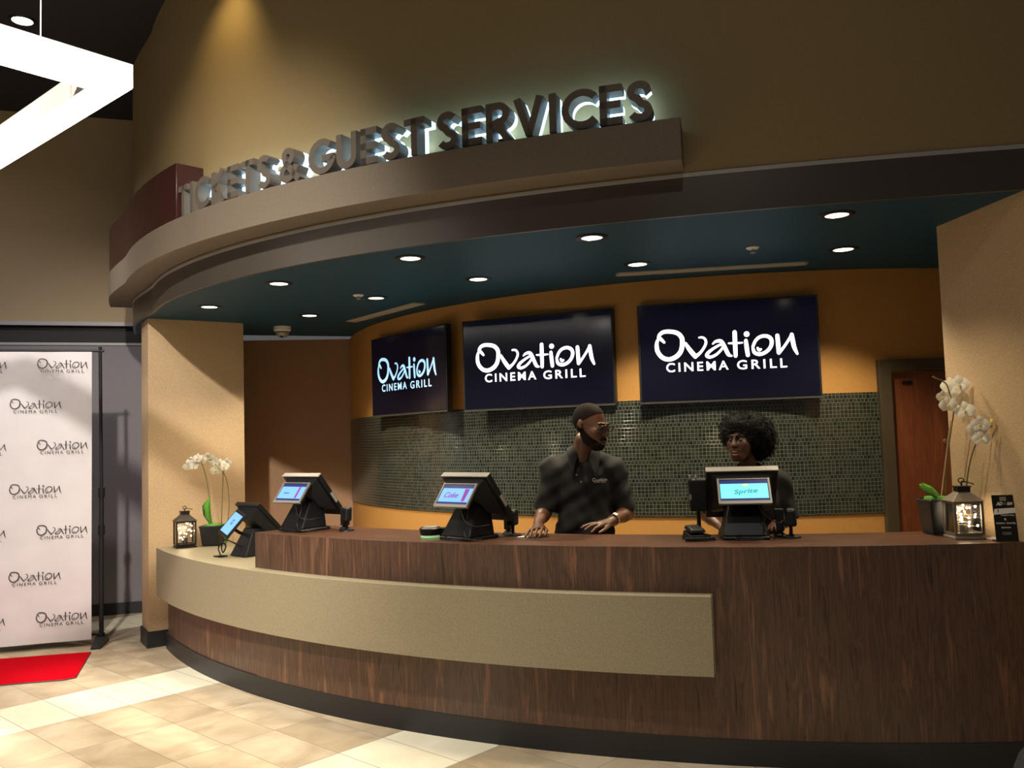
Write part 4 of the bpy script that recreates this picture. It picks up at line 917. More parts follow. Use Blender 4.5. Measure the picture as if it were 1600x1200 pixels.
mb = MB(); off_ = [(c0, c1), (c1, c2), (c2, c2 + d_ * 3.2)]
for a, b in off_:
    mb.tube([a + Vector((0, 0, .004)), b + Vector((0, 0, .004))], .0045, 6)
mb.build('rubber_edge', M['base'], rc)

# brown cabinet behind the pier, rounded dark object in the right foreground
cb = thing('wooden_cabinet', 'low brown wooden cabinet showing its edge behind the left pier', 'cabinet', (-3.36, 8.05, 0), R(20))
mb = MB(); mb.box(-.06, .07, -.02, .38, .03, .60); mb.build('body', M['cabinet'], cb, bevel=.006)
mb = MB(); mb.box(-.055, -.025, -.015, .02, 0, .03); mb.box(.035, .065, -.015, .02, 0, .03); mb.box(-.055, -.025, .34, .37, 0, .03); mb.box(.035, .065, .34, .37, 0, .03); mb.build('feet', M['black'], cb)
st_o = MB(); st_o.lathe([(.105, 0), (.110, .02), (.120, .30), (.127, .60), (.126, .63), (.120, .665), (.106, .70), (.086, .728), (.058, .748), (.028, .757), (.004, .759)], n=48)
fo = tag(st_o.build('bin', M['foreground'], smooth=True), 'dark grey object with rounded top in the bottom right corner, nearest the viewer', 'bin'); fo.location = (1.508, 2.50, 0)

# ================================================================== PEOPLE
class Field:
    """signed distances on a grid; smooth unions of round cones and ellipsoids become one continuous skin"""
    def __init__(s, lo, hi, h):
        s.lo = np.array(lo, float); s.h = h; s.n = np.ceil((np.array(hi) - s.lo) / h).astype(int) + 1
        s.F = np.full(s.n, 1.0, np.float32)
        s.ax = [s.lo[i] + h * np.arange(s.n[i]) for i in range(3)]
    def sub(s, a, b):
        i0 = np.maximum(((np.array(a) - s.lo) / s.h).astype(int) - 1, 0); i1 = np.minimum(((np.array(b) - s.lo) / s.h).astype(int) + 2, s.n)
        if (i1 <= i0).any(): return None
        sl = tuple(slice(p, q) for p, q in zip(i0, i1))
        G = np.meshgrid(*[s.ax[k][sl[k]] for k in range(3)], indexing='ij'); return sl, G
    def put(s, a, b, fn, k, op='u'):
        r = s.sub(a, b)
        if r is None: return s
        sl, G = r; d = fn(*G).astype(np.float32); f = s.F[sl]
        if op == 'u':
            h = np.clip(.5 + .5 * (f - d) / k, 0, 1); s.F[sl] = f * (1 - h) + d * h - k * h * (1 - h)
        elif op == 's':      # smooth subtraction
            h = np.clip(.5 - .5 * (f + d) / k, 0, 1); s.F[sl] = f * (1 - h) - d * h + k * h * (1 - h)
        elif op == 'i': s.F[sl] = np.maximum(f, d)
        return s
    def cone(s, a, b, ra, rb, k=.02, op='u'):
        a = np.array(a, float); b = np.array(b, float); v = b - a; L2 = (v * v).sum() + 1e-12; m = max(ra, rb) + k * 1.5 + .01
        def fn(X, Y, Z):
            t = np.clip(((X - a[0]) * v[0] + (Y - a[1]) * v[1] + (Z - a[2]) * v[2]) / L2, 0, 1)
            return np.sqrt((X - a[0] - t * v[0]) ** 2 + (Y - a[1] - t * v[1]) ** 2 + (Z - a[2] - t * v[2]) ** 2) - (ra + (rb - ra) * t)
        return s.put(np.minimum(a, b) - m, np.maximum(a, b) + m, fn, k, op)
    def ell(s, c, r, k=.02, M3=None, op='u'):
        c = np.array(c, float); r = np.array(r, float); m = r.max() + k * 1.5 + .01
        def fn(X, Y, Z):
            x, y, z = X - c[0], Y - c[1], Z - c[2]
            if M3 is not None: x, y, z = (M3[0][0] * x + M3[1][0] * y + M3[2][0] * z, M3[0][1] * x + M3[1][1] * y + M3[2][1] * z, M3[0][2] * x + M3[1][2] * y + M3[2][2] * z)
            k0 = np.sqrt((x / r[0]) ** 2 + (y / r[1]) ** 2 + (z / r[2]) ** 2); k1 = np.sqrt((x / r[0] ** 2) ** 2 + (y / r[1] ** 2) ** 2 + (z / r[2] ** 2) ** 2)
            return k0 * (k0 - 1) / np.maximum(k1, 1e-6)
        return s.put(c - m, c + m, fn, k, op)
    def copy(s):
        o = object.__new__(Field); o.lo, o.h, o.n, o.ax = s.lo, s.h, s.n, s.ax; o.F = s.F.copy(); return o
    def grid(s): return np.meshgrid(*s.ax, indexing='ij')
    def mesh(s, name, m, parent=None, relax=2):
        F = s.F; I = F < 0; n = F.shape
        # naive surface nets
        acc = np.zeros((n[0] - 1, n[1] - 1, n[2] - 1, 3), np.float32); cnt = np.zeros((n[0] - 1, n[1] - 1, n[2] - 1), np.float32)
        c = lambda dx, dy, dz: (slice(dx, n[0] - 1 + dx), slice(dy, n[1] - 1 + dy), slice(dz, n[2] - 1 + dz))
        for ax in range(3):
            for u in (0, 1):
                for v in (0, 1):
                    a = [0, 0, 0]; o2 = [k for k in range(3) if k != ax]; a[o2[0]] = u; a[o2[1]] = v; b = list(a); b[ax] = 1
                    fa, fb = F[c(*a)], F[c(*b)]; x = (fa < 0) != (fb < 0); t = np.where(x, fa / np.where(x, fa - fb, 1), 0)
                    for k in range(3): acc[..., k] += np.where(x, (t if k == ax else a[k]), 0)
                    cnt += x
        act = cnt > 0; ids = -np.ones(act.shape, np.int64); idx = np.argwhere(act); ids[act] = np.arange(len(idx))
        V = s.lo + s.h * (idx + acc[act] / cnt[act][:, None]); Q = []
        for ax in range(3):
            o2 = [k for k in range(3) if k != ax]; lo_ = [slice(None)] * 3; hi_ = [slice(None)] * 3
            lo_[ax] = slice(0, n[ax] - 1); hi_[ax] = slice(1, n[ax]); ch = I[tuple(lo_)] != I[tuple(hi_)]; P_ = np.argwhere(ch)
            P_ = P_[(P_[:, o2[0]] > 0) & (P_[:, o2[1]] > 0) & (P_[:, o2[0]] < n[o2[0]] - 1) & (P_[:, o2[1]] < n[o2[1]] - 1)]
            e0 = np.zeros(3, int); e1 = np.zeros(3, int); e0[o2[0]] = 1; e1[o2[1]] = 1
            q = np.stack([ids[tuple((P_ - e0 - e1).T)], ids[tuple((P_ - e1).T)], ids[tuple(P_.T)], ids[tuple((P_ - e0).T)]], 1)
            ins = I[tuple(P_.T)]; flip = ins if ax != 1 else ~ins
            q[~flip] = q[~flip][:, ::-1]; Q.append(q)
        Q = np.concatenate(Q); Q = Q[(Q >= 0).all(1)]
        for _ in range(relax):      # light smoothing
            S_ = np.zeros_like(V); c2 = np.zeros(len(V))
            for a_, b_ in ((0, 1), (1, 2), (2, 3), (3, 0)):
                np.add.at(S_, Q[:, a_], V[Q[:, b_]]); np.add.at(c2, Q[:, a_], 1); np.add.at(S_, Q[:, b_], V[Q[:, a_]]); np.add.at(c2, Q[:, b_], 1)
            V = V * .5 + .5 * S_ / np.maximum(c2, 1)[:, None]
        off = np.zeros(3); q_ = parent
        while q_ is not None: off = off + np.array(q_.matrix_basis.translation); q_ = q_.parent
        me = bpy.data.meshes.new(name); me.vertices.add(len(V)); me.vertices.foreach_set('co', (V - off).astype(np.float32).ravel())
        me.loops.add(Q.size); me.loops.foreach_set('vertex_index', Q.astype(np.int32).ravel()); me.polygons.add(len(Q))
        me.polygons.foreach_set('loop_start', np.arange(0, Q.size, 4, dtype=np.int32)); me.polygons.foreach_set('use_smooth', np.ones(len(Q), bool))
        me.update(calc_edges=True); me.materials.append(m); ob = bpy.data.objects.new(name, me); C.objects.link(ob)
        if parent is not None: ob.parent = parent
        s.V = V; s.Q = Q; return ob

class Head:
    def __init__(s, c, yaw, pitch, roll, sc):
        s.c = np.array(c, float); s.s = sc; s.M = np.array((Matrix.Rotation(R(yaw), 3, 'Z') @ Matrix.Rotation(R(roll), 3, 'Y') @ Matrix.Rotation(R(pitch), 3, 'X')))
    def p(s, x, y, z): return s.c + s.M @ (np.array((x, y, z)) * s.s)
    def T(s): return Matrix.Translation(Vector(s.c)) @ Matrix([[*r, 0] for r in (s.M * s.s).tolist()] + [[0, 0, 0, 1]])
    def local(s, X, Y, Z):
        x, y, z = X - s.c[0], Y - s.c[1], Z - s.c[2]; m = s.M
        return tuple((m[0][k] * x + m[1][k] * y + m[2][k] * z) / s.s for k in range(3))
    def build(s, f, fem=False, grow=0, plain=False):
        k = s.s; E = lambda c, r, kk=.02, op='u': f.ell(s.p(*c), np.array(r) * k + grow, kk, s.M, op); Cn = lambda a, b, ra, rb, kk=.01, op='u': f.cone(s.p(*a), s.p(*b), ra * k + grow, rb * k + grow, kk, op)
        E((0, .018, .030), (.077, .095, .088)); E((0, -.030, -.020), (.066, .070, .075) if not fem else (.064, .068, .07))
        E((0, -.036, -.062), (.054 if not fem else .050, .060, .050), .03); Cn((-.02, -.074, -.100), (.02, -.074, -.100), .022, .022, .03)
        if fem: E((0, -.055, -.040), (.062, .045, .048), .02); Cn((-.010, -.104, -.022), (.010, -.104, -.022), .011, .011, .01)
        if plain: return
        for sx in (-1, 1):
            E((sx * .042, -.070, -.020), (.022, .020, .020), .02)
            E((sx * .032, -.104, .012), (.017, .016, .011), .012, 's')
            Cn((sx * .014, -.098, .030), (sx * .046, -.086, .028), .009, .008, .012)
            E((sx * .079, .012, -.002), (.010, .018, .032), .008); E((sx * .0125, -.112, -.029), (.009, .011, .008), .006)
            Cn((sx * .030, -.098, .004), (sx * .040, -.092, .005), .005, .005, .006)
        Cn((0, -.098, .014), (0, -.118, -.024), .0085, .0125, .010); Cn((-.018, -.098, -.058), (.018, -.098, -.058), .010, .010, .012)
        Cn((-.020, -.096, -.083), (.020, -.096, -.083), .009, .009, .012); E((0, -.103, -.071), (.022, .010, .0022), .004, 's')
    def face(s, parent, fem):
        """eyes, brows and lips as small parts"""
        off = parent.matrix_basis.translation; T = Matrix.Translation(-off) @ s.T()
        for sx in (-1, 1):
            mb = MB(); mb.ball((sx * .032, -.0865, .010), .0125, 12, sc=(1, 1, .82)); e = place(mb, T).build('eye', M['eye'], parent, smooth=True)
            mb = MB(); mb.ball((sx * .032 + .004 * s.gaze, -.0955, .009), .0058, 10, sc=(1, .7, 1)); place(mb, T).build('iris', M['iris'], e, smooth=True)
            mb = MB(); mb.tube([(sx * .014, -.107, .030), (sx * .030, -.104, .0355), (sx * .048, -.091, .031)], [.0026, .0034, .0018], 6); place(mb, T).build('eyebrow', M['hair'], parent, smooth=True)
            mb = MB(); mb.tube([(sx * .018, -.0985, .0145), (sx * .032, -.1000, .0185), (sx * .046, -.0915, .0135)], [.0012, .002, .0012], 6); place(mb, T).build('eyelid', M['hair'], parent, smooth=True)
        g = .004 if fem else 0
        mb = MB(); mb.tube([(-.024, -.0985, -.070), (-.010, -.1085, -.0640), (0, -.1105, -.0655), (.010, -.1085, -.0640), (.024, -.0985, -.070)], [.002, .005, .0048, .005, .002], 8)
        mb.tube([(-.023, -.0985, -.072 - g), (-.010, -.1070, -.0785 - g), (.010, -.1070, -.0785 - g), (.023, -.0985, -.072 - g)], [.002, .0062, .0062, .002], 8); place(mb, T).build('lips', M['lips_w'] if fem else M['lips_m'], parent, smooth=True)
def hand(f, wrist, kn, pip, tip, thumb, r=.0088, k=.008):
    w = np.array(wrist)
    for a, b, c_ in zip(kn, pip, tip):
        a, b, c_ = map(np.array, (a, b, c_)); f.cone(w * .8 + a * .2, a, .015, .0115, .016); m_ = b * .45 + c_ * .55
        f.cone(a, b, r * 1.15, r, .004); f.cone(b, m_, r, r * .92, .003); f.cone(m_, c_, r * .92, r * .8, .003)
    t = [np.array(q) for q in thumb]; f.cone(w * .6 + t[0] * .4, t[0], .016, .014, .014); f.cone(t[0], t[1], .0125, .0105, .005); f.cone(t[1], t[2], .0105, .0085, .004)

def bvh_of(f):
    from mathutils.bvhtree import BVHTree
    return BVHTree.FromPolygons([Vector(v) for v in f.V], f.Q.tolist())
def pix_ray(x, y): return (cR * ((x - 800) / 1360) - cU * ((y - 600) / 1360) + cF).normalized()

# ---- the man
MO = np.array((.425, 5.46, 0))
man = thing('person', 'man in black polo shirt and glasses, hands on the counter, head turned right', 'person', tuple(MO))
body = Field((-.02, 4.96, -.01), (.86, 5.72, 1.90), .0048)
sh = dict(R=(.238, 5.455, 1.435), L=(.618, 5.455, 1.428)); el = dict(R=(.176, 5.43, 1.185), L=(.690, 5.45, 1.165)); wr = dict(R=(.130, 5.245, 1.135), L=(.583, 5.275, 1.137))
def torso(f, g=0, k=.05):
    f.ell((.427, 5.46, 1.325), (.185 + g, .118 + g, .170 + g), k); f.ell((.425, 5.455, 1.10), (.170 + g, .125 + g, .19 + g), k); f.ell((.425, 5.47, .95), (.168 + g, .118 + g, .13 + g), k)
    f.cone(sh['R'], sh['L'], .062 + g, .062 + g, k); f.cone((.27, 5.458, 1.460), (.385, 5.445, 1.532), .040 + g, .034 + g, k); f.cone((.585, 5.458, 1.453), (.475, 5.445, 1.527), .040 + g, .034 + g, k)
torso(body)
for q in 'RL':
    body.cone(sh[q], el[q], .056, .046, .03); m_ = np.array(el[q]) * .7 + np.array(wr[q]) * .3
    body.cone(el[q], m_, .044, .043, .02); body.cone(m_, wr[q], .043, .029, .02)
hd = Head((.466, 5.275, 1.712), 48, 15, 0, 1.10); hd.gaze = 1
body.cone((.42, 5.46, 1.46), (.435, 5.40, 1.62), .064, .058, .035); hd.build(body)
hand(body, wr['R'], [(.158, 5.130, 1.119), (.135, 5.122, 1.122), (.112, 5.127, 1.118), (.092, 5.140, 1.111)], [(.147, 5.072, 1.116), (.119, 5.064, 1.119), (.092, 5.072, 1.115), (.070, 5.092, 1.107)],
     [(.130, 5.020, 1.081), (.103, 5.010, 1.081), (.076, 5.022, 1.081), (.050, 5.045, 1.081)], [(.160, 5.185, 1.118), (.176, 5.125, 1.105), (.166, 5.062, 1.083)])
hand(body, wr['L'], [(.497, 5.178, 1.118), (.490, 5.198, 1.129), (.492, 5.221, 1.131), (.503, 5.243, 1.126)], [(.466, 5.150, 1.108), (.442, 5.166, 1.122), (.434, 5.190, 1.128), (.448, 5.215, 1.127)],
     [(.438, 5.128, 1.086), (.399, 5.138, 1.100), (.380, 5.160, 1.110), (.394, 5.188, 1.118)], [(.545, 5.218, 1.110), (.520, 5.165, 1.097), (.485, 5.135, 1.082)])
for sx in (-1, 1):
    hx = .425 + sx * .09; body.cone((hx, 5.47, .90), (hx + sx * .01, 5.46, .50), .082, .056, .03); body.cone((hx + sx * .01, 5.46, .50), (hx + sx * .01, 5.48, .09), .054, .036, .02); body.cone((hx + sx * .01, 5.48, .045), (hx + sx * .03, 5.34, .035), .036, .032, .02)
body.mesh('body', M['skin_m'], man)
hd.face(man, False)
# cropped hair and beard grow from the same head
b_ = Field(hd.c - .19, hd.c + .19, .0040); hd.build(b_, plain=True); gX, gY, gZ = b_.grid(); lx, ly, lz = hd.local(gX, gY, gZ)
hr = b_.copy(); hr.F = np.maximum(hr.F - .0025, (.052 - .95 * (ly + .030) - lz) * .7); hr.F = np.maximum(hr.F, -(b_.F + .006)); hr.mesh('hair', M['hair_short'], man, 1)
bd_ = Field(hd.c - .19, hd.c + .19, .0040); hd.build(bd_); 
lip_cut = 1 - np.sqrt((lx / .026) ** 2 + ((ly + .112) / .03) ** 2 + ((lz + .071) / .0125) ** 2)
reg = np.maximum.reduce([(lz - (-.006 + .60 * (ly - .012))) * .8, (ly - .030), lip_cut * .012, -(lz + .150)])
stache = np.maximum.reduce([np.abs(lz + .0545) - .007, np.abs(lx) - .030, ly + .085])
bd_.F = np.maximum(bd_.F - .0035, np.minimum(reg, np.maximum(stache, lip_cut * .012))); bd_.mesh('beard', M['hair_short'], man, 1)
# polo shirt
shirt = Field((-.02, 5.22, .78), (.86, 5.72, 1.66), .0055); torso(shirt, .016, .06)
for q in 'RL':
    e = np.array(el[q]); s0 = np.array(sh[q]); shirt.cone(s0, e + (e - s0) * .06, .069, .070, .04)
gX, gY, gZ = shirt.grid()
wr_ = .0035 * np.sin(gX * 46 + 9 * gZ) * np.sin(gZ * 31 + gX * 17) + .0028 * np.sin(gZ * 62 - gX * 38) + .003 * np.sin((gX - gZ) * 34)
shirt.F = shirt.F + wr_.astype(np.float32)
for q in 'RL':      # flat sleeve ends
    e = np.array(el[q]); s0 = np.array(sh[q]); d = (e - s0) / np.linalg.norm(e - s0); side = (gX < .262) if q == 'R' else (gX > .60)
    cut = (gX - e[0]) * d[0] + (gY - e[1]) * d[1] + (gZ - e[2]) * d[2] + .012
    shirt.F = np.where(side & (gZ < 1.35) & (np.sqrt((gX - e[0]) ** 2 + (gZ - e[2]) ** 2) < .105), np.maximum(shirt.F, cut), shirt.F).astype(np.float32)
shirt.cone((.430, 5.395, 1.575), (.445, 5.36, 1.74), .064, .085, .006, 's'); shirt.F = np.maximum(shirt.F, (.84 - gZ))
so_ = shirt.mesh('polo_shirt', M['shirt'], man); bv = bvh_of(shirt)
# collar
cl = Field((.24, 5.22, 1.38), (.62, 5.62, 1.68), .0034); torso(cl, .016, .06)
for q in 'RL': e = np.array(el[q]); s0 = np.array(sh[q]); cl.cone(s0, e + (e - s0) * .06, .069, .070, .04)
gX, gY, gZ = cl.grid(); cf = np.abs(cl.F - .008) - .0045; dn = np.hypot(gX - .430, (gY - 5.425) * .92); fr = np.clip(5.42 - gY, 0, .12)
top_ = .058 - dn; bot_ = dn - (.103 + .08 * fr + .25 * np.maximum(.035 - np.abs(np.abs(gX - .42) - .045), 0) * (fr > .04)); vcut = np.minimum(.007 + (1.60 - gZ) * .30 - np.abs(gX - .420), 5.40 - gY)
cl.F = np.maximum.reduce([cf, top_, bot_, vcut]).astype(np.float32); cl.mesh('collar', M['shirt'], so_, 1)
# trousers and shoes
tr = Field((.20, 5.28, .05), (.66, 5.66, 1.0), .008)
for sx in (-1, 1):
    hx = .425 + sx * .09; tr.cone((hx, 5.47, .90), (hx + sx * .01, 5.46, .50), .098, .076, .03); tr.cone((hx + sx * .01, 5.46, .50), (hx + sx * .01, 5.48, .10), .076, .060, .03)
tr.ell((.425, 5.47, .92), (.180, .130, .10), .04); gX, gY, gZ = tr.grid(); tr.F = np.maximum(tr.F, np.maximum(gZ - .965, .075 - gZ)); tr.mesh('trousers', M['trouser'], man)
for sx in (-1, 1):
    hx = .425 + sx * .10; f_ = Field((hx - .08, 5.24, -.005), (hx + .08, 5.56, .12), .006); f_.cone((hx, 5.49, .042), (hx + sx * .02, 5.33, .034), .044, .040, .02); gX, gY, gZ = f_.grid(); f_.F = np.maximum(f_.F, .001 - gZ); f_.mesh('shoe', M['black'], man)
# glasses, watch, chest logo
T = Matrix.Translation(-Vector(MO)) @ hd.T(); gm = MB()
for sx in (-1, 1):
    pts = []
    for k in range(21):
        a = 2 * PI * k / 20; x = sx * .032 + .0235 * (abs(math.cos(a)) ** .6) * (1 if math.cos(a) > 0 else -1); z = .007 + .0155 * (abs(math.sin(a)) ** .6) * (1 if math.sin(a) > 0 else -1)
        pts.append((x, -.1145 + .10 * (x * sx - .03) ** 1 * .35, z))
    gm.tube(pts, .0034, 6)
    gm.tube([(sx * .0555, -.108, .012), (sx * .074, -.070, .012), (sx * .083, -.01, .012), (sx * .084, .022, .004)], .0020, 6)
gm.tube([(-.010, -.118, .011), (0, -.120, .013), (.010, -.118, .011)], .0022, 6); place(gm, T).build('glasses', M['glassesm'], man, smooth=True)
wc = Vector(wr['L']); fd = (Vector(el['L']) - wc).normalized(); wc = wc + fd * .012; a1 = fd.orthogonal().normalized(); a2 = fd.cross(a1)
off_ = Vector(MO); vs = []; fs = []; n = 28
for k in range(n):
    a = 2 * PI * k / n; dv = a1 * math.cos(a) + a2 * math.sin(a)
    for w_2, rr in ((-.009, .0335), (.009, .0335), (.009, .0365), (-.009, .0365)): vs.append(wc + fd * w_2 + dv * rr - off_)
for k in range(n):
    for j in range(4): fs.append((4 * k + j, 4 * k + (j + 1) % 4, 4 * ((k + 1) % n) + (j + 1) % 4, 4 * ((k + 1) % n) + j))
wt = MB().add(vs, fs).build('watch', M['gold'], man)
up_ = (Vector((-.1, -.75, .6)) - fd * Vector((-.1, -.75, .6)).dot(fd)).normalized(); sd = fd.cross(up_); c_ = wc + up_ * .036 - off_
Tw = Matrix(((fd.x, sd.x, up_.x, c_.x), (fd.y, sd.y, up_.y, c_.y), (fd.z, sd.z, up_.z, c_.z), (0, 0, 0, 1)))
mb = MB(); mb.box(-.014, .014, -.016, .016, -.002, .007, T=Tw); mb.build('watch_case', M['gold'], wt, bevel=.003)
mb = MB(); mb.box(-.010, .010, -.012, .012, .0072, .0078, T=Tw); mb.build('watch_face', M['white'], wt)
def decal(mb, px, py, name, m, parent, root, lift=.003, rot=0):
    hit = bv.ray_cast(Vector((0, 0, CAMH)), pix_ray(px, py))
    if hit[0] is None: return None
    nz = hit[1]; nz = nz if nz.dot(pix_ray(px, py)) < 0 else -nz; nz = (nz + Vector((0, -1.2, .1))).normalized(); xr = Vector((0, 0, 1)).cross(nz).normalized(); yu = nz.cross(xr); c_ = hit[0] + nz * lift - root.matrix_basis.translation
    Tt_ = Matrix(((xr.x, yu.x, nz.x, c_.x), (xr.y, yu.y, nz.y, c_.y), (xr.z, yu.z, nz.z, c_.z), (0, 0, 0, 1))) @ Matrix.Rotation(R(rot), 4, 'Z')
    return place(mb, Tt_).build(name, m, parent)
decal(logo_mesh(.092, 1.15, .0005), 937, 750, 'chest_logo', M['paper'], so_, man, .005)
for px, py in ((901, 742), (908, 753)):
    mb = MB(); mb.lathe([(.0055, 0), (.0055, .002), (.003, .003)], n=12); decal(mb, px, py, 'button', M['silver'], so_, man, .002)
mb = MB(); mb.box(-.0013, .0013, -.040, .045, -.004, .0025); decal(mb, 906, 735, 'placket_edge', M['black2'], so_, man, .001)

# ---- the woman
WO = np.array((1.41, 5.20, 0))
wom = thing('person', 'woman with curly black hair in black shirt, standing behind the Sprite terminal', 'person', tuple(WO))
body = Field((1.02, 4.88, -.01), (1.80, 5.46, 1.80), .0048)
sh = dict(R=(1.250, 5.20, 1.345), L=(1.565, 5.20, 1.340)); el = dict(R=(1.135, 5.19, 1.160), L=(1.610, 5.19, 1.120)); wr = dict(R=(1.172, 5.045, 1.108), L=(1.485, 5.04, 1.108))
def torso_w(f, g=0, k=.05):
    f.ell((1.408, 5.205, 1.23), (.145 + g, .105 + g, .165 + g), k); f.ell((1.408, 5.20, 1.04), (.135 + g, .105 + g, .17 + g), k); f.ell((1.41, 5.21, .90), (.165 + g, .115 + g, .12 + g), k)
    f.cone(sh['R'], sh['L'], .050 + g, .050 + g, k); f.ell((1.408, 5.14, 1.22), (.11 + g, .06 + g, .07 + g), k)
torso_w(body)
for q in 'RL':
    body.cone(sh[q], el[q], .046, .040, .03); m_ = np.array(el[q]) * .7 + np.array(wr[q]) * .3; body.cone(el[q], m_, .039, .037, .02); body.cone(m_, wr[q], .037, .025, .02)
wh = Head((1.352, 5.145, 1.600), -43, 3, 0, 1.0); wh.gaze = -1
body.cone((1.400, 5.20, 1.37), (1.372, 5.165, 1.52), .050, .047, .03); wh.build(body, True)
hand(body, wr['R'], [(1.205, 4.985, 1.100), (1.188, 4.975, 1.104), (1.172, 4.980, 1.102), (1.158, 4.99, 1.098)], [(1.215, 4.962, 1.098), (1.192, 4.952, 1.103), (1.170, 4.955, 1.101), (1.150, 4.966, 1.095)],
     [(1.220, 4.945, 1.082), (1.194, 4.934, 1.083), (1.168, 4.938, 1.083), (1.145, 4.950, 1.082)], [(1.205, 5.020, 1.100), (1.222, 4.995, 1.092), (1.232, 4.970, 1.083)], .0078)
hand(body, wr['L'], [(1.452, 4.985, 1.100), (1.468, 4.978, 1.104), (1.485, 4.982, 1.102), (1.500, 4.992, 1.098)], [(1.440, 4.962, 1.100), (1.462, 4.954, 1.103), (1.484, 4.956, 1.101), (1.504, 4.968, 1.096)],
     [(1.436, 4.945, 1.083), (1.460, 4.936, 1.083), (1.484, 4.938, 1.083), (1.506, 4.952, 1.082)], [(1.452, 5.02, 1.100), (1.437, 4.995, 1.092), (1.428, 4.970, 1.083)], .0078)
for sx in (-1, 1):
    hx = 1.41 + sx * .08; body.cone((hx, 5.21, .86), (hx, 5.20, .47), .078, .052, .03); body.cone((hx, 5.20, .47), (hx, 5.22, .08), .050, .032, .02); body.cone((hx, 5.22, .040), (hx + sx * .02, 5.10, .032), .032, .029, .02)
body.mesh('body', M['skin_w'], wom); wh.face(wom, True)
shirt = Field((1.00, 4.98, .74), (1.80, 5.46, 1.50), .0055); torso_w(shirt, .018, .06)
for q in 'RL':
    e = np.array(el[q]); s0 = np.array(sh[q]); shirt.cone(s0, e, .066, .066, .04)
gX, gY, gZ = shirt.grid(); shirt.F = (shirt.F + .003 * np.sin(gX * 50 + 11 * gZ) * np.sin(gZ * 33 + gX * 15) + .0025 * np.sin((gX + gZ) * 40)).astype(np.float32)
for q in 'RL':
    e = np.array(el[q]); s0 = np.array(sh[q]); d = (e - s0) / np.linalg.norm(e - s0); cut = (gX - e[0]) * d[0] + (gY - e[1]) * d[1] + (gZ - e[2]) * d[2] + .0
    shirt.F = np.where((gZ < 1.27) & (np.hypot(gX - e[0], gZ - e[2]) < .11), np.maximum(shirt.F, cut), shirt.F).astype(np.float32)
shirt.cone((1.385, 5.10, 1.36), (1.37, 5.12, 1.55), .046, .085, .006, 's'); shirt.F = np.maximum(shirt.F, .80 - gZ).astype(np.float32)
so_ = shirt.mesh('shirt', M['shirt'], wom); 
cl = Field((1.26, 5.00, 1.34), (1.54, 5.34, 1.50), .0035); gX, gY, gZ = cl.grid(); rr_ = .062 + np.clip(1.455 - gZ, 0, 1) * .75
cf = np.abs(np.hypot(gX - 1.388, gY - 5.17) - rr_) - .0042; cl.F = np.maximum.reduce([cf, gZ - (1.452 + .25 * (gY - 5.17)), (1.395 + .15 * (gY - 5.17)) - gZ, np.minimum(.030 + (1.46 - gZ) * .2 - np.abs(gX - 1.372), 5.15 - gY)]).astype(np.float32)
cl.mesh('shirt_collar', M['shirt'], so_, 1)
tr = Field((1.20, 5.02, .05), (1.62, 5.40, .95), .008)
for sx in (-1, 1):
    hx = 1.41 + sx * .08; tr.cone((hx, 5.21, .86), (hx, 5.20, .47), .092, .068, .03); tr.cone((hx, 5.20, .47), (hx, 5.22, .09), .068, .052, .03)
tr.ell((1.41, 5.21, .88), (.178, .128, .09), .04); gX, gY, gZ = tr.grid(); tr.F = np.maximum(tr.F, np.maximum(gZ - .92, .07 - gZ)); tr.mesh('trousers', M['trouser'], wom)
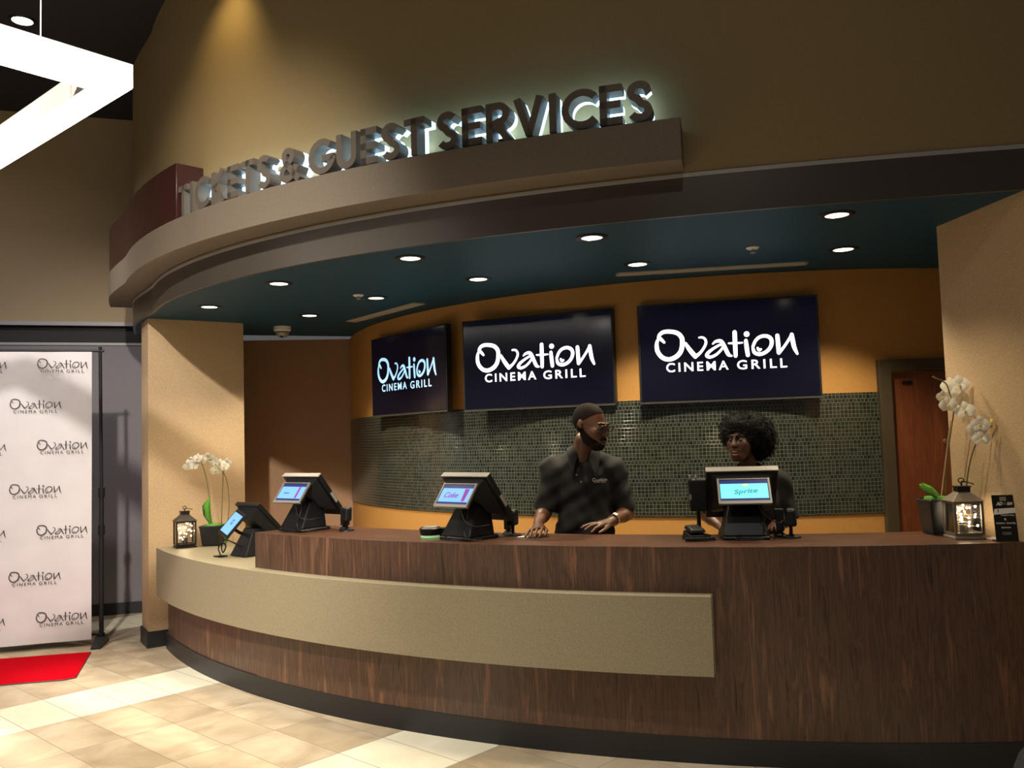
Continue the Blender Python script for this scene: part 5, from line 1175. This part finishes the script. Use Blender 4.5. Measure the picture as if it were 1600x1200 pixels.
for sx in (-1, 1):
    hx = 1.41 + sx * .09; f_ = Field((hx - .07, 5.0, -.005), (hx + .07, 5.30, .11), .006); f_.cone((hx, 5.23, .038), (hx + sx * .015, 5.09, .030), .038, .034, .02); gX, gY, gZ = f_.grid(); f_.F = np.maximum(f_.F, .001 - gZ); f_.mesh('shoe', M['black'], wom)
# curly hair: a cloud-like mass with loose curls standing off it
hc = np.array((1.392, 5.185, 1.635)); hf = Field(hc - .23, hc + .23, .0042)
hf.ell(hc + (0.0, 0, .0), (.148, .128, .118), .03); hf.ell(hc + (.055, .02, -.055), (.105, .105, .105), .04); hf.ell(hc + (-.065, -.01, .02), (.085, .10, .085), .04)
gX, gY, gZ = hf.grid(); nz_ = .006 * np.sin(gX * 130 + 3 * np.sin(gZ * 60)) * np.sin(gY * 120 + 2 * np.sin(gX * 70)) * np.sin(gZ * 125) + .007 * np.sin(gX * 62 + 1) * np.sin(gZ * 57 + 2 * np.sin(gX * 30)) * np.sin(gY * 60)
lx, ly, lz = wh.local(gX, gY, gZ); fcut = .075 * (1 - np.sqrt((lx / .066) ** 2 + ((ly + .135) / .125) ** 2 + ((lz + .035) / .098) ** 2))
ncut = .1 - np.hypot(gX - 1.385, (gY - 5.12)) * 1.6 - (gZ - 1.47) * 1.2
hf.F = np.maximum.reduce([hf.F + nz_, fcut, np.where(gZ < 1.52, ncut, -1)]).astype(np.float32); ho = hf.mesh('hair', M['hair'], wom, 1)
rnd = random.Random(11); mb = MB(); Vh = hf.V; cen = Vector(hc)
for k in range(1500):
    p = Vector(Vh[rnd.randrange(len(Vh))]); n_ = (p - cen).normalized()
    L3 = wh.local(p.x, p.y, p.z)
    if abs(L3[0]) < .060 and L3[1] < -.06 and L3[2] < .055: continue
    u = n_.orthogonal().normalized(); u.rotate(Matrix.Rotation(rnd.uniform(0, 2 * PI), 3, n_)); v = n_.cross(u); r_ = rnd.uniform(.005, .012); c0 = p + n_ * rnd.uniform(-.003, .005); t0 = rnd.uniform(0, PI)
    mb.tube([c0 + n_ * (r_ * (1 + math.sin(t0 + j * .9)) * .9) + u * (r_ * math.cos(t0 + j * .9)) + v * (.003 * j) - Vector(WO) for j in range(6)], .0011, 3, cap=False)
mb.build('loose_curls', M['hair'], ho, smooth=True)
